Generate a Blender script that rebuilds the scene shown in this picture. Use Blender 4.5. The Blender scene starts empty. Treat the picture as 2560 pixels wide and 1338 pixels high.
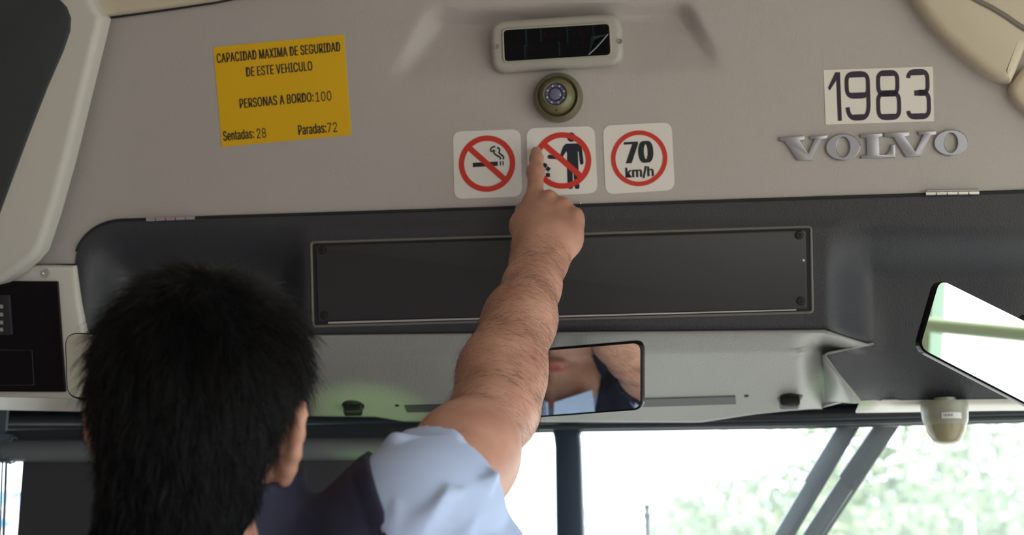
import bpy, bmesh, math, random
import numpy as np
from mathutils import Vector, Matrix

rnd = random.Random(7)
nrs = np.random.RandomState(11)
SC = bpy.context.scene
COL = SC.collection

# ------------------------------------------------------------------ camera
FPX = 2560 * 50.0 / 36.0
CAM = Vector((0.0, 0.0, 1.35))
YAW, PITCH = math.radians(7.0), math.radians(15.0)
cd = bpy.data.cameras.new('camera')
cam = bpy.data.objects.new('camera', cd)
COL.objects.link(cam)
cam.location = CAM
cam.rotation_euler = (math.pi / 2 + PITCH, 0, YAW)
cd.lens = 50.0
cd.sensor_width = 36.0
cd.clip_start = 0.02
cd.clip_end = 500
cd.dof.use_dof = True
cd.dof.focus_distance = 1.53
cd.dof.aperture_fstop = 5.2
SC.camera = cam
FWD = Vector((-math.sin(YAW) * math.cos(PITCH), math.cos(YAW) * math.cos(PITCH), math.sin(PITCH)))
RGT = Vector((math.cos(YAW), math.sin(YAW), 0))
UPV = RGT.cross(FWD)

# ------------------------------------------------------------------ colour management
SC.view_settings.view_transform = 'Standard'
SC.view_settings.look = 'None'
SC.view_settings.gamma = 1.0
SC.view_settings.use_curve_mapping = False
SC.view_settings.exposure = 0.45
SC.cycles.use_denoising = True
SC.cycles.max_bounces = 8
SC.cycles.diffuse_bounces = 4
SC.cycles.glossy_bounces = 4
SC.cycles.transparent_max_bounces = 12
SC.cycles.sample_clamp_indirect = 6.0

# ------------------------------------------------------------------ sky
world = bpy.data.worlds.new('sky')
SC.world = world
world.use_nodes = True
wn = world.node_tree
wn.nodes.clear()
wo = wn.nodes.new('ShaderNodeOutputWorld')
wb = wn.nodes.new('ShaderNodeBackground')
wtc = wn.nodes.new('ShaderNodeTexCoord')
wsep = wn.nodes.new('ShaderNodeSeparateXYZ')
wr = wn.nodes.new('ShaderNodeValToRGB')
wr.color_ramp.elements[0].position = 0.46
wr.color_ramp.elements[0].color = (0.16, 0.17, 0.13, 1)
wr.color_ramp.elements[1].position = 0.53
wr.color_ramp.elements[1].color = (0.80, 0.91, 1.0, 1)
wma = wn.nodes.new('ShaderNodeMath')
wma.operation = 'MULTIPLY_ADD'
wma.inputs[1].default_value = 0.5
wma.inputs[2].default_value = 0.5
wn.links.new(wtc.outputs['Generated'], wsep.inputs[0])
wn.links.new(wsep.outputs['Z'], wma.inputs[0])
wn.links.new(wma.outputs[0], wr.inputs[0])
wn.links.new(wr.outputs[0], wb.inputs[0])
wb.inputs[1].default_value = 4.0
wn.links.new(wb.outputs[0], wo.inputs[0])


def P0_(px, py, d):
    return CAM + (FWD + RGT * ((px - 1280) / FPX) - UPV * ((py - 669) / FPX)) * d


def area(name, loc, target, sx, sy, power, color, portal=False):
    ld = bpy.data.lights.new(name, 'AREA')
    ld.shape = 'RECTANGLE'
    ld.size, ld.size_y = sx, sy
    ld.energy = power
    ld.color = color
    if portal:
        ld.cycles.is_portal = True
    o = bpy.data.objects.new(name, ld)
    COL.objects.link(o)
    o.location = loc
    d = (Vector(target) - Vector(loc)).normalized()
    o.rotation_euler = d.to_track_quat('-Z', 'Y').to_euler()
    return o


def spot(name, loc, target, power, color, size_deg, blend=0.3, radius=0.02):
    ld = bpy.data.lights.new(name, 'SPOT')
    ld.energy = power
    ld.color = color
    ld.spot_size = math.radians(size_deg)
    ld.spot_blend = blend
    ld.shadow_soft_size = radius
    o = bpy.data.objects.new(name, ld)
    COL.objects.link(o)
    o.location = loc
    d = (Vector(target) - Vector(loc)).normalized()
    o.rotation_euler = d.to_track_quat('-Z', 'Y').to_euler()
    return o


# added green spot lamps without a visible source, standing in for sun glints
spot('added_green_spot_left', (-0.42, 1.62, 0.95), P0_(925, 1035, 1.93), 6.0, (0.50, 1.0, 0.28), 15, 0.9, 0.01)
spot('added_green_spot_right', (0.22, 1.75, 0.95), P0_(2098, 975, 1.85), 4.0, (0.45, 1.0, 0.42), 7, 0.5, 0.01)
# portals just inside the openings let the sky in
area('portal_windshield', (0.05, 2.02, 1.15), (0.05, 0, 1.15), 2.3, 1.0, 1, (1, 1, 1), True)
area('portal_right', (1.27, -0.5, 1.35), (-1, -0.5, 1.35), 4.4, 1.0, 1, (1, 1, 1), True)
area('portal_left', (-1.17, -3.3, 1.35), (1, -3.3, 1.35), 1.2, 1.0, 1, (1, 1, 1), True)
sun = bpy.data.lights.new('sun', 'SUN')
sun.energy = 8.0
sun.angle = math.radians(2)
sun.color = (1.0, 0.93, 0.82)
so = bpy.data.objects.new('sun', sun)
COL.objects.link(so)
so.rotation_euler = Vector((-0.5, 0.18, -1.0)).to_track_quat('-Z', 'Y').to_euler()

# ------------------------------------------------------------------ geometry helpers


def ray(px, py):
    return FWD + RGT * ((px - 1280) / FPX) - UPV * ((py - 669) / FPX)


def P(px, py, d):
    return CAM + ray(px, py) * d


class Frame:
    """A flat patch of the place: origin, u (right), v (up), n (towards the room)."""

    def __init__(s, o, u, v, n=None):
        s.o, s.u, s.v = Vector(o), Vector(u).normalized(), Vector(v).normalized()
        s.n = Vector(n).normalized() if n else s.u.cross(s.v)

    def hit(s, px, py, off=0.0):
        r = ray(px, py)
        o = s.o + s.n * off
        t = (o - CAM).dot(s.n) / r.dot(s.n)
        return CAM + r * t

    def uv(s, px, py, off=0.0):
        d = s.hit(px, py, off) - s.o
        return (d.dot(s.u), d.dot(s.v))

    def w(s, u, v, off=0.0):
        return s.o + s.u * u + s.v * v + s.n * off


RK = math.radians(15)
HF = Frame(P(1340, 372, 1.75), (1, 0, 0), (0, -math.sin(RK), math.cos(RK)))
MATS = {}


def mat(name, col, rough=0.5, metal=0.0, bump=0.0, bscale=300, var=0.0, vscale=6, spec=0.5, sss=0.0, emit=None, coat=0.0):
    if name in MATS:
        return MATS[name]
    m = bpy.data.materials.new(name)
    m.use_nodes = True
    nt = m.node_tree
    b = nt.nodes['Principled BSDF']
    b.inputs['Base Color'].default_value = (*col, 1)
    b.inputs['Roughness'].default_value = rough
    b.inputs['Metallic'].default_value = metal
    b.inputs['Specular IOR Level'].default_value = spec
    b.inputs['Coat Weight'].default_value = coat
    if sss:
        b.inputs['Subsurface Weight'].default_value = sss
        b.inputs['Subsurface Radius'].default_value = (0.012, 0.005, 0.003)
        b.inputs['Subsurface Scale'].default_value = 1.0
    if emit:
        b.inputs['Emission Color'].default_value = (*emit[0], 1)
        b.inputs['Emission Strength'].default_value = emit[1]
    tc = nt.nodes.new('ShaderNodeTexCoord')
    if bump:
        n = nt.nodes.new('ShaderNodeTexNoise')
        n.inputs['Scale'].default_value = bscale
        n.inputs['Detail'].default_value = 3
        bp = nt.nodes.new('ShaderNodeBump')
        bp.inputs['Strength'].default_value = bump
        bp.inputs['Distance'].default_value = 0.002
        nt.links.new(tc.outputs['Object'], n.inputs['Vector'])
        nt.links.new(n.outputs[0], bp.inputs['Height'])
        nt.links.new(bp.outputs[0], b.inputs['Normal'])
    if var:
        n = nt.nodes.new('ShaderNodeTexNoise')
        n.inputs['Scale'].default_value = vscale
        n.inputs['Detail'].default_value = 5
        r = nt.nodes.new('ShaderNodeValToRGB')
        r.color_ramp.elements[0].position = 0.3
        r.color_ramp.elements[1].position = 0.7
        r.color_ramp.elements[0].color = (*[c * (1 - var) for c in col], 1)
        r.color_ramp.elements[1].color = (*[min(1, c * (1 + var)) for c in col], 1)
        nt.links.new(tc.outputs['Object'], n.inputs['Vector'])
        nt.links.new(n.outputs[0], r.inputs[0])
        nt.links.new(r.outputs[0], b.inputs['Base Color'])
    MATS[name] = m
    return m


M_HEAD = mat('moulded_beige', (0.46, 0.43, 0.42), 0.55, bump=0.3, bscale=620, var=0.03, vscale=2)
M_DARK = mat('moulded_charcoal', (0.036, 0.038, 0.048), 0.42, bump=0.4, bscale=600)
M_PANEL = mat('charcoal_sheet', (0.032, 0.034, 0.038), 0.5, bump=0.05, bscale=900)
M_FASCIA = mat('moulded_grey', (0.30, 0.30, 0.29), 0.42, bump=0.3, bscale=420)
M_LIGHT = mat('pale_plastic', (0.62, 0.60, 0.56), 0.45, bump=0.1, bscale=500)
M_CREAM = mat('cream_plastic', (0.60, 0.53, 0.41), 0.4, bump=0.08, bscale=500)
M_BLACK = mat('black_plastic', (0.01, 0.01, 0.012), 0.45)
M_GLOSSBLACK = mat('black_gloss', (0.004, 0.004, 0.006), 0.2, spec=0.2)
M_GAP = mat('gap_rubber', (0.012, 0.013, 0.016), 0.7)
M_CHROME = mat('chrome', (0.75, 0.75, 0.76), 0.22, 1.0)
M_SATIN = mat('satin_metal', (0.42, 0.42, 0.47), 0.32, 1.0)
M_MIRROR = mat('mirror_glass', (0.93, 0.95, 0.94), 0.0, 1.0)
M_WHITE = mat('white_vinyl', (0.78, 0.76, 0.74), 0.4, coat=0.2)
M_YELLOW = mat('yellow_vinyl', (0.80, 0.47, 0.0), 0.5)
M_RED = mat('red_print', (0.62, 0.035, 0.02), 0.4)
M_INK = mat('black_ink', (0.012, 0.012, 0.018), 0.45)
M_PURPLE = mat('purple_black_ink', (0.022, 0.01, 0.035), 0.4)
M_OLIVE = mat('olive_grey_plastic', (0.13, 0.125, 0.075), 0.35)
M_FRAME = mat('dark_blue_frame', (0.02, 0.028, 0.038), 0.35)
M_BLIND = mat('blind_fabric', (0.045, 0.045, 0.055), 0.9, bump=0.2, bscale=900)
M_TUBE = mat('blind_tube', (0.14, 0.15, 0.17), 0.5)


def link(name, me, material, parent=None):
    o = bpy.data.objects.new(name, me)
    COL.objects.link(o)
    if material:
        me.materials.append(material)
    if parent:
        o.parent = parent
    return o


def tag(o, label=None, cat=None, group=None, kind=None):
    if label:
        o['label'] = label
    if cat:
        o['category'] = cat
    if group:
        o['group'] = group
    if kind:
        o['kind'] = kind
    return o


def thing(name, label, cat, loc=(0, 0, 0), group=None):
    o = bpy.data.objects.new(name, None)
    COL.objects.link(o)
    o.empty_display_size = 0.05
    o.location = loc
    o['_base'] = tuple(loc)
    tag(o, label, cat, group)
    return o


class MB:
    """Collects verts and faces in world space; build() links one mesh."""

    def __init__(s):
        s.v, s.f = [], []

    def add(s, vs, fs):
        b = len(s.v)
        s.v += [Vector(v) for v in vs]
        s.f += [tuple(i + b for i in f) for f in fs]
        return s

    def box(s, c, u, v, w, hu, hv, hw):
        c, u, v, w = Vector(c), Vector(u).normalized() * hu, Vector(v).normalized() * hv, Vector(w).normalized() * hw
        vs = [c + u * a + v * b + w * d for a in (-1, 1) for b in (-1, 1) for d in (-1, 1)]
        return s.add(vs, [(0, 1, 3, 2), (4, 6, 7, 5), (0, 4, 5, 1), (2, 3, 7, 6), (0, 2, 6, 4), (1, 5, 7, 3)])

    def abox(s, x0, x1, y0, y1, z0, z1):
        return s.box(((x0 + x1) / 2, (y0 + y1) / 2, (z0 + z1) / 2), (1, 0, 0), (0, 1, 0), (0, 0, 1), (x1 - x0) / 2, (y1 - y0) / 2, (z1 - z0) / 2)

    def prism(s, fr, pts, off0, off1, bev=0.0, seg=3):
        """pts: (u,v) outline in frame fr, counter-clockwise; from back off0 to front off1, front edge rounded."""
        A = sum(pts[i][0] * pts[(i + 1) % len(pts)][1] - pts[(i + 1) % len(pts)][0] * pts[i][1] for i in range(len(pts)))
        if A < 0:
            pts = pts[::-1]
        n = len(pts)
        nm = []
        for i in range(n):
            a, b, c = Vector(pts[i - 1]), Vector(pts[i]), Vector(pts[(i + 1) % n])
            d1, d2 = (b - a), (c - b)
            d1 = d1.normalized() if d1.length > 1e-9 else d2.normalized()
            d2 = d2.normalized() if d2.length > 1e-9 else d1
            n1, n2 = Vector((-d1.y, d1.x)), Vector((-d2.y, d2.x))
            m = (n1 + n2)
            m = m.normalized() if m.length > 1e-6 else n1
            nm.append(m / max(0.35, m.dot(n1)))
        rings = [(0.0, off0), (0.0, off1 - bev)]
        if bev > 0:
            for k in range(1, seg + 1):
                a = math.pi / 2 * k / seg
                rings.append((bev * (1 - math.cos(a)), off1 - bev + bev * math.sin(a)))
        vs = []
        for ins, off in rings:
            for i in range(n):
                q = Vector(pts[i]) + nm[i] * ins
                vs.append(fr.w(q.x, q.y, off))
        fs = []
        for r in range(len(rings) - 1):
            for i in range(n):
                j = (i + 1) % n
                fs.append((r * n + i, r * n + j, (r + 1) * n + j, (r + 1) * n + i))
        fs.append(tuple((len(rings) - 1) * n + i for i in range(n)))
        fs.append(tuple(reversed(range(n))))
        return s.add(vs, fs)

    def tube(s, pts, rad, seg=12, caps=True):
        pts = [Vector(p) for p in pts]
        if not hasattr(rad, '__len__'):
            rad = [rad] * len(pts)
        up = None
        vs, fs = [], []
        for i, p in enumerate(pts):
            t = (pts[min(i + 1, len(pts) - 1)] - pts[max(i - 1, 0)]).normalized()
            if up is None:
                up = t.cross(Vector((0, 0, 1)))
                if up.length < 0.1:
                    up = t.cross(Vector((1, 0, 0)))
                up.normalize()
            up = (up - t * up.dot(t)).normalized()
            bt = t.cross(up)
            for k in range(seg):
                a = 2 * math.pi * k / seg
                vs.append(p + (up * math.cos(a) + bt * math.sin(a)) * rad[i])
        for i in range(len(pts) - 1):
            for k in range(seg):
                j = (k + 1) % seg
                fs.append((i * seg + k, i * seg + j, (i + 1) * seg + j, (i + 1) * seg + k))
        if caps:
            fs.append(tuple(reversed(range(seg))))
            fs.append(tuple((len(pts) - 1) * seg + k for k in range(seg)))
        return s.add(vs, fs)

    def lathe(s, c, axis, prof, seg=40):
        """prof: (radius, height along axis)"""
        axis = Vector(axis).normalized()
        a = axis.cross(Vector((0, 0, 1)))
        if a.length < 0.1:
            a = axis.cross(Vector((1, 0, 0)))
        a.normalize()
        b = axis.cross(a)
        c = Vector(c)
        vs, fs = [], []
        for r, h in prof:
            for k in range(seg):
                t = 2 * math.pi * k / seg
                vs.append(c + axis * h + (a * math.cos(t) + b * math.sin(t)) * max(r, 1e-5))
        for i in range(len(prof) - 1):
            for k in range(seg):
                j = (k + 1) % seg
                fs.append((i * seg + k, i * seg + j, (i + 1) * seg + j, (i + 1) * seg + k))
        return s.add(vs, fs)

    def build(s, name, material, parent=None, smooth=False, angle=35):
        base = Vector(parent['_base']) if parent is not None and '_base' in parent.keys() else None
        if base is None:
            base = sum(s.v, Vector()) / max(1, len(s.v))
            loc = base
        else:
            loc = Vector((0, 0, 0))
        me = bpy.data.meshes.new(name)
        me.from_pydata([tuple(v - base) for v in s.v], [], s.f)
        bm = bmesh.new()
        bm.from_mesh(me)
        bmesh.ops.recalc_face_normals(bm, faces=bm.faces)
        bm.to_mesh(me)
        bm.free()
        if smooth:
            me.shade_smooth()
            me.set_sharp_from_angle(angle=math.radians(angle))
        o = link(name, me, material, parent)
        o.location = loc
        if parent is None:
            o['_base'] = tuple(base)
        else:
            o['_base'] = tuple(base)
        return o


def rrect(x0, y0, x1, y1, r, seg=6):
    """rounded rectangle in (u,v); returns CCW list"""
    out = []
    for cx, cy, a0 in ((x1 - r, y1 - r, 0), (x0 + r, y1 - r, 90), (x0 + r, y0 + r, 180), (x1 - r, y0 + r, 270)):
        for k in range(seg + 1):
            a = math.radians(a0 + 90 * k / seg)
            out.append((cx + r * math.cos(a), cy + r * math.sin(a)))
    return out


def rquad(c, r, seg=6):
    """rounded corners on an arbitrary polygon of (u,v) points"""
    out = []
    n = len(c)
    for i in range(n):
        a, b, d = Vector(c[i - 1]), Vector(c[i]), Vector(c[(i + 1) % n])
        rr = r[i] if hasattr(r, '__len__') else r
        p, q = b + (a - b).normalized() * rr, b + (d - b).normalized() * rr
        for k in range(seg + 1):
            t = k / seg
            out.append(tuple(p * (1 - t) ** 2 + b * 2 * t * (1 - t) + q * t * t))
    return out


def sm(a, b, x):
    t = np.clip((x - a) / (b - a), 0, 1)
    return t * t * (3 - 2 * t)


def grid_mesh(name, pts, material, parent=None, keep=None, thick=0.0, nrm=None):
    """pts[r][c] -> smooth sheet"""
    R, Cn = len(pts), len(pts[0])
    m = MB()
    vs = [p for row in pts for p in row]
    fs = [(r * Cn + c, r * Cn + c + 1, (r + 1) * Cn + c + 1, (r + 1) * Cn + c) for r in range(R - 1) for c in range(Cn - 1) if keep is None or keep(r, c)]
    used = sorted({i for f in fs for i in f})
    mp = {i: k for k, i in enumerate(used)}
    m.add([vs[i] for i in used], [tuple(mp[i] for i in f) for f in fs])
    o = m.build(name, material, parent, smooth=True, angle=40)
    if thick:
        md = o.modifiers.new('thickness', 'SOLIDIFY')
        md.thickness = thick
        md.offset = -1
    return o


def quadmap(cs):
    """cs: four pixel corners TL,TR,BR,BL on the header; returns f(s,t,off)->world with t down."""
    q = [Vector(HF.uv(*c)) for c in cs]

    def f(s, t, off=0.001):
        a = q[0].lerp(q[1], s)
        b = q[3].lerp(q[2], s)
        p = a.lerp(b, t)
        return HF.w(p.x, p.y, off)
    return f


SANS = None
try:  # the sans-serif face that ships inside Blender itself
    import os
    fp = os.path.join(bpy.utils.system_resource('DATAFILES'), 'fonts', 'Inter.woff2')
    if os.path.exists(fp):
        SANS = bpy.data.fonts.load(fp)
except Exception:
    SANS = None


def text_geo(body, bold=0.0, spacing=1.0):
    c = bpy.data.curves.new('t', 'FONT')
    if SANS:
        c.font = SANS
    c.body = body
    c.offset = bold
    c.space_character = spacing
    c.resolution_u = 3
    o = bpy.data.objects.new('t', c)
    COL.objects.link(o)
    bpy.context.view_layer.update()
    me = bpy.data.meshes.new_from_object(o.evaluated_get(bpy.context.evaluated_depsgraph_get()))
    vs = [v.co.copy() for v in me.vertices]
    fs = [tuple(p.vertices) for p in me.polygons]
    bpy.data.objects.remove(o)
    bpy.data.curves.remove(c)
    bpy.data.meshes.remove(me)
    x0, x1 = min(v.x for v in vs), max(v.x for v in vs)
    y0, y1 = min(v.y for v in vs), max(v.y for v in vs)
    return [((v.x - x0) / (x1 - x0), (v.y - y0) / (y1 - y0)) for v in vs], fs


def put_text(mb, body, f, s0, s1, t0, t1, off, bold=0.0, spacing=1.0):
    """text filling the box; bold is a pen shift as a share of the letter height"""
    vs, fs = text_geo(body, 0.0, spacing)
    p, q = f(s0, t0), f(s0, t1)
    e, g = f(s0, t0), f(s1, t0)
    k = bold * (q - p).length / max((g - e).length, 1e-9) * (s1 - s0)
    for i, dx in enumerate((-k, -k / 2, 0, k / 2, k) if bold else (0,)):
        mb.add([f(s0 + k + (s1 - s0 - 2 * k) * x + dx, t1 + (t0 - t1) * y, off + i * 0.00001) for x, y in vs], fs)


def flat_ring(mb, f, cx, cy, ro, ri, off, asp=1.0, seg=72, a0=0, a1=360):
    vs, fs = [], []
    n = seg
    for k in range(n + 1):
        a = math.radians(a0 + (a1 - a0) * k / n)
        for r in (ro, ri):
            vs.append(f(cx + r * math.cos(a), cy + r * asp * math.sin(a), off))
    for k in range(n):
        fs.append((2 * k, 2 * k + 1, 2 * k + 3, 2 * k + 2))
    mb.add(vs, fs)


def stroke(mb, f, pts, wx, wy, off, closed=False):
    """ribbon with a pen wx thick across vertical runs and wy thick across level runs"""
    n = len(pts)
    vs = []
    for i in range(n):
        a = Vector(pts[(i - 1) % n] if closed or i else pts[0])
        b = Vector(pts[(i + 1) % n] if closed or i < n - 1 else pts[-1])
        d = (b - a)
        d = d.normalized() if d.length else Vector((1, 0))
        nx, ny = -d.y, d.x
        p = Vector(pts[i])
        vs.append(f(p.x + nx * wx, p.y + ny * wy, off))
        vs.append(f(p.x - nx * wx, p.y - ny * wy, off))
    fs = [(2 * i, 2 * i + 1, 2 * ((i + 1) % n) + 1, 2 * ((i + 1) % n)) for i in range(n if closed else n - 1)]
    mb.add(vs, fs)


def poly(mb, f, pts, off):
    mb.add([f(x, y, off) for x, y in pts], [tuple(range(len(pts)))])
# ================================================================== header panel (light moulded front panel)


def line_y(px):  # hinge line between light header and dark door
    return 548.0 - (px - 430.0) * 0.0318


def top_y(x):
    y = line_y(x)
    if x < 310:
        t = min(1.0, (310 - x) / 122.0)
        y = 552 + 105 * (1 - math.sqrt(max(0, 1 - t * t)))
    return y


def head_off(px, py):
    """recess around the display: a pocket that deepens upwards"""
    xl = 960 + (205 - py) * 0.62
    xr = 1815 - (175 - py) * 0.56
    yb = 205 - (px - 960) * 0.035
    depth = 0.026 * np.clip((yb - py) / 165.0, 0, 1)
    side = sm(xl - 6, xl + 48, px) * (1 - sm(xr - 40, xr + 10, px))
    top = sm(14 - (px - 1080) * 0.03, 62 - (px - 1080) * 0.045, py)
    return float(-depth * side * top)


xs = [-900 + i * 35 for i in range(30)] + [144 + i * 5 for i in range(40)] + [350 + i * 35 for i in range(13)] + [780 + i * 9 for i in range(120)] + [1860 + i * 40 for i in range(62)]
ys = [-330 + i * 12 for i in range(54)] + [318 + i * 15 for i in range(14)] + [520 + i * 4 for i in range(37)]
pts = []
for y in ys:
    row = []
    for x in xs:
        u, v = HF.uv(x, y)
        row.append(HF.w(u, v, head_off(x, y)))
    pts.append(row)


def keep_head(r, c):
    x, y = (xs[c] + xs[c + 1]) / 2, (ys[r] + ys[r + 1]) / 2
    return (y < top_y(x) + 8 and x > 187) or (x <= 187 and y < 661)


header = grid_mesh('wall_front', pts, M_HEAD, keep=keep_head, thick=0.004)
tag(header, 'light beige moulded header panel above the windshield', kind='structure')

# small rivet holes on the header
mb = MB()
for px, py in ((1598, 20), (1236, 118)):
    c = HF.hit(px, py, 0.001 + head_off(px, py) + 0.002)
    mb.lathe(c, HF.n, [(0.0, 0.0015), (0.0018, 0.0012), (0.0025, -0.004)], 12)

# seam and ceiling cove at the top left
mb = MB()
seam = [(238, 42), (262, 37), (330, 28), (430, 14), (530, -1), (640, -22), (800, -50), (1000, -90)]
cove = [HF.uv(x, y, 0.02) for x, y in seam] + [HF.uv(1000, -330, 0.02), HF.uv(-900, -330, 0.02), HF.uv(-900, 110, 0.02)]
mb.prism(HF, cove, -0.01, 0.02, 0.006)
o = mb.build('ceiling_edge', M_CREAM, smooth=True)
o.name = 'trim_4'
tag(o, 'pale ceiling cove above the header, upper left', kind='structure')
mb = MB()
mb.tube([HF.hit(x, y + 4, 0.003) for x, y in seam], 0.0042, 8)
tag(mb.build('trim_5', M_GAP, smooth=True), 'black rubber seam between header and ceiling', kind='structure')

# ================================================================== dark hinged door below


def left_x(y):
    return 188 + max(0, y - 655) * 0.125


def bot_y(x):
    p = [(-99, 1030), (940, 1038), (1010, 1050), (1750, 1052), (1890, 1032), (2000, 1022), (2090, 1019), (2152, 1004), (2300, 1003), (2560, 1000), (4400, 950)]
    return float(np.interp(x, [a for a, b in p], [b for a, b in p]))


def front_edge_y(x):
    return float(np.interp(x, [700, 1400, 2060, 2180], [836, 828, 822, 860]))


def xK(y):
    """edge where the light underside meets the dark right cheek"""
    return float(np.interp(y, [830, 862, 888, 1004], [2188, 2185, 2064, 2152]))


def door_off(x, y):
    by = sm(540, 578, y)
    bx = sm(695, 770, x) * (1 - sm(2062, 2185, x))
    base = -0.004 - (0.050 * float(sm(560, 700, y)) + 0.00004 * max(0, y - 700)) * float(sm(196, 340, x))
    base -= 0.0000006 * max(0, y - 620) ** 2 * float(sm(2060, 2230, x))
    fe = front_edge_y(x)
    d = y - fe
    gone = float(sm(0, 45, d) * sm(1990, 2064, x))
    o = base + (0.0 - base) * float(bx * by) * (1 - gone) + 0.006
    if d > -14:
        t = d + 14
        roll = 0.0007 * t * t / (t + 18) + 0.0002 * max(0, d - 52)
        k = xK(y)
        w = 1 - float(sm(k - 8 - max(0, y - 888) * 0.75, k, x))
        o -= roll * w
    return o


def DW(x, y, extra=0.0):
    u, v = HF.uv(x, y, door_off(x, y))
    return HF.w(u, v, door_off(x, y) + extra)


sx = [188 + i * 3 for i in range(42)] + [314 + i * 12 for i in range(30)] + [674 + i * 6 for i in range(24)] + [818 + i * 24 for i in range(50)] + [2018 + i * 5 for i in range(40)] + [2218 + i * 25 for i in range(84)]
sx.append(2186)
sx = sorted(sx)
KC = sx.index(2186)
N1, N2 = 64, 52
rows, co = [], []
for j in range(N1 + N2 + 1):
    row, cr = [], []
    for x in sx:
        xx = x
        fe = front_edge_y(x) + 2
        ty, byy = top_y(x), bot_y(x)
        if j <= N1:
            y = ty + (fe - ty) * j / N1
        else:
            t = (j - N1) / N2
            y = fe + (byy - fe) * t
            sh = xK(y) - 2186
            xx = x + sh * float(sm(1750, 2186, x) * (1 - sm(2186, 2600, x)))
        if x < 700:
            lx = left_x(y)
            xx = lx + (x - 188) * (700 - lx) / (700 - 188)
        row.append(DW(xx, y))
        cr.append((xx, y))
    rows.append(row)
    co.append(cr)

door_t = thing('header_door', 'dark charcoal hinged door with a raised centre bulge, hung below the light header', 'hatch door', tuple(HF.hit(1400, 760, -0.05)))


grid_mesh('door_shell', rows, M_DARK, door_t, keep=lambda r, c: not (r >= N1 and c < KC), thick=0.003)
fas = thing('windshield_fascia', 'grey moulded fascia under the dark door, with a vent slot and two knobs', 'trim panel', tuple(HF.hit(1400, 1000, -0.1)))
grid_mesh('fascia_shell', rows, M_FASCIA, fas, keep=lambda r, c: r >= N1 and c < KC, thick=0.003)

# black rubber line along the hinge edge
mb = MB()
mb.tube([HF.hit(x, top_y(x) - 1.5, 0.001) for x in list(range(192, 320, 6)) + list(range(330, 4300, 60))], 0.0022, 8)
mb.build('edge_seal', M_GAP, door_t, smooth=True)


def puv(x, y, off=0.006):
    return HF.uv(x, y, off)


# framed cover panel on the bulge
FC = 0.006
outer = [(778, 606), (2027, 567), (2031, 781), (783, 816)]
mb = MB()
rim = rquad([puv(*c) for c in outer], 0.004)
rimp = [HF.w(u, v, FC + 0.0005) for u, v in rim]
mb.tube(rimp + [rimp[0], rimp[1]], 0.0017, 8)
mb.build('panel_rim', mat('rim_plastic', (0.16, 0.155, 0.14), 0.35), door_t, smooth=True)
mb = MB()
mb.prism(HF, rquad([puv(782, 609), puv(2024, 570), puv(2028, 778), puv(787, 813)], 0.003), FC - 0.004, FC + 0.0003)
mb.build('panel_gap', M_GAP, door_t)
mb = MB()
mb.prism(HF, rquad([puv(791, 615), puv(2014, 576), puv(2018, 772), puv(797, 803)], 0.003), FC - 0.003, FC + 0.0026, 0.0008, 2)
cover = mb.build('cover_panel', M_PANEL, door_t, smooth=True)
mb = MB()
mb.prism(HF, [puv(822, 804.5), puv(1990, 773), puv(1990, 776.5), puv(822, 809.5)], FC, FC + 0.0042, 0.0004, 1)
mb.build('edge_strip', mat('bare_aluminium', (0.6, 0.58, 0.6), 0.4, 0.6), door_t)
for x, y in ((806, 626), (810, 789), (1998, 588), (2002, 753)):
    mb = MB()
    c = HF.hit(x, y, FC + 0.0026)
    mb.lathe(c, HF.n, [(0.0, 0.0005), (0.0018, 0.0005), (0.0022, 0.002), (0.0042, 0.0018), (0.0052, 0.0002), (0.0052, -0.001)], 20)
    mb.build('screw', M_BLACK, door_t, smooth=True)
mb = MB()
mb.lathe(HF.hit(2009, 651, FC + 0.0026), HF.n, [(0.0, 0.0008), (0.0012, 0.0004), (0.0014, 0.0)], 10)
mb.build('rivet', mat('rivet_metal', (0.75, 0.74, 0.7), 0.4), door_t)


# hinges and latch (each moves with the door)
def hinge(xa, ya, xb, yb, h, label):
    t = thing('hinge', label, 'hinge', tuple(HF.hit((xa + xb) / 2, (ya + yb) / 2, 0.004)), 'hinges of the dark door')
    n = 5
    for k in range(n):
        a, b = k / n + 0.008, (k + 1) / n - 0.008
        m = MB()
        p = [HF.hit(xa + (xb - xa) * q, ya + (yb - ya) * q, 0.0055) for q in (a, b)]
        m.tube(p, 0.0029, 14)
        m.build('knuckle', M_CHROME, t, smooth=True)
    m = MB()
    m.prism(HF, [HF.uv(xa + 2, ya - h), HF.uv(xb - 2, yb - h), HF.uv(xb - 2, yb), HF.uv(xa + 2, ya)], 0.0005, 0.0032, 0.0006, 1)
    m.build('leaf', M_SATIN, t)
    return t


hinge(366, 549, 490, 545, 6, 'small steel hinge at the upper left of the dark door, above the driver')
hinge(2313, 484, 2448, 482, 9, 'small steel hinge at the upper right of the dark door, under the raised chrome lettering')
mb = MB()
mb.prism(HF, rrect(*HF.uv(1431, 512), *HF.uv(1453, 507), 0.0008), 0.0, 0.005, 0.001, 2)
tag(mb.build('latch_plate', M_CHROME), 'tiny steel latch plate beside the knuckles at the top of the dark door', 'latch')

# vent, knobs in the fascia
FF = Frame(DW(1430, 1000), (1, 0, 0), DW(1430, 985) - DW(1430, 1015))
if FF.n.dot(FWD) > 0:
    FF.n = -FF.n


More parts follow.
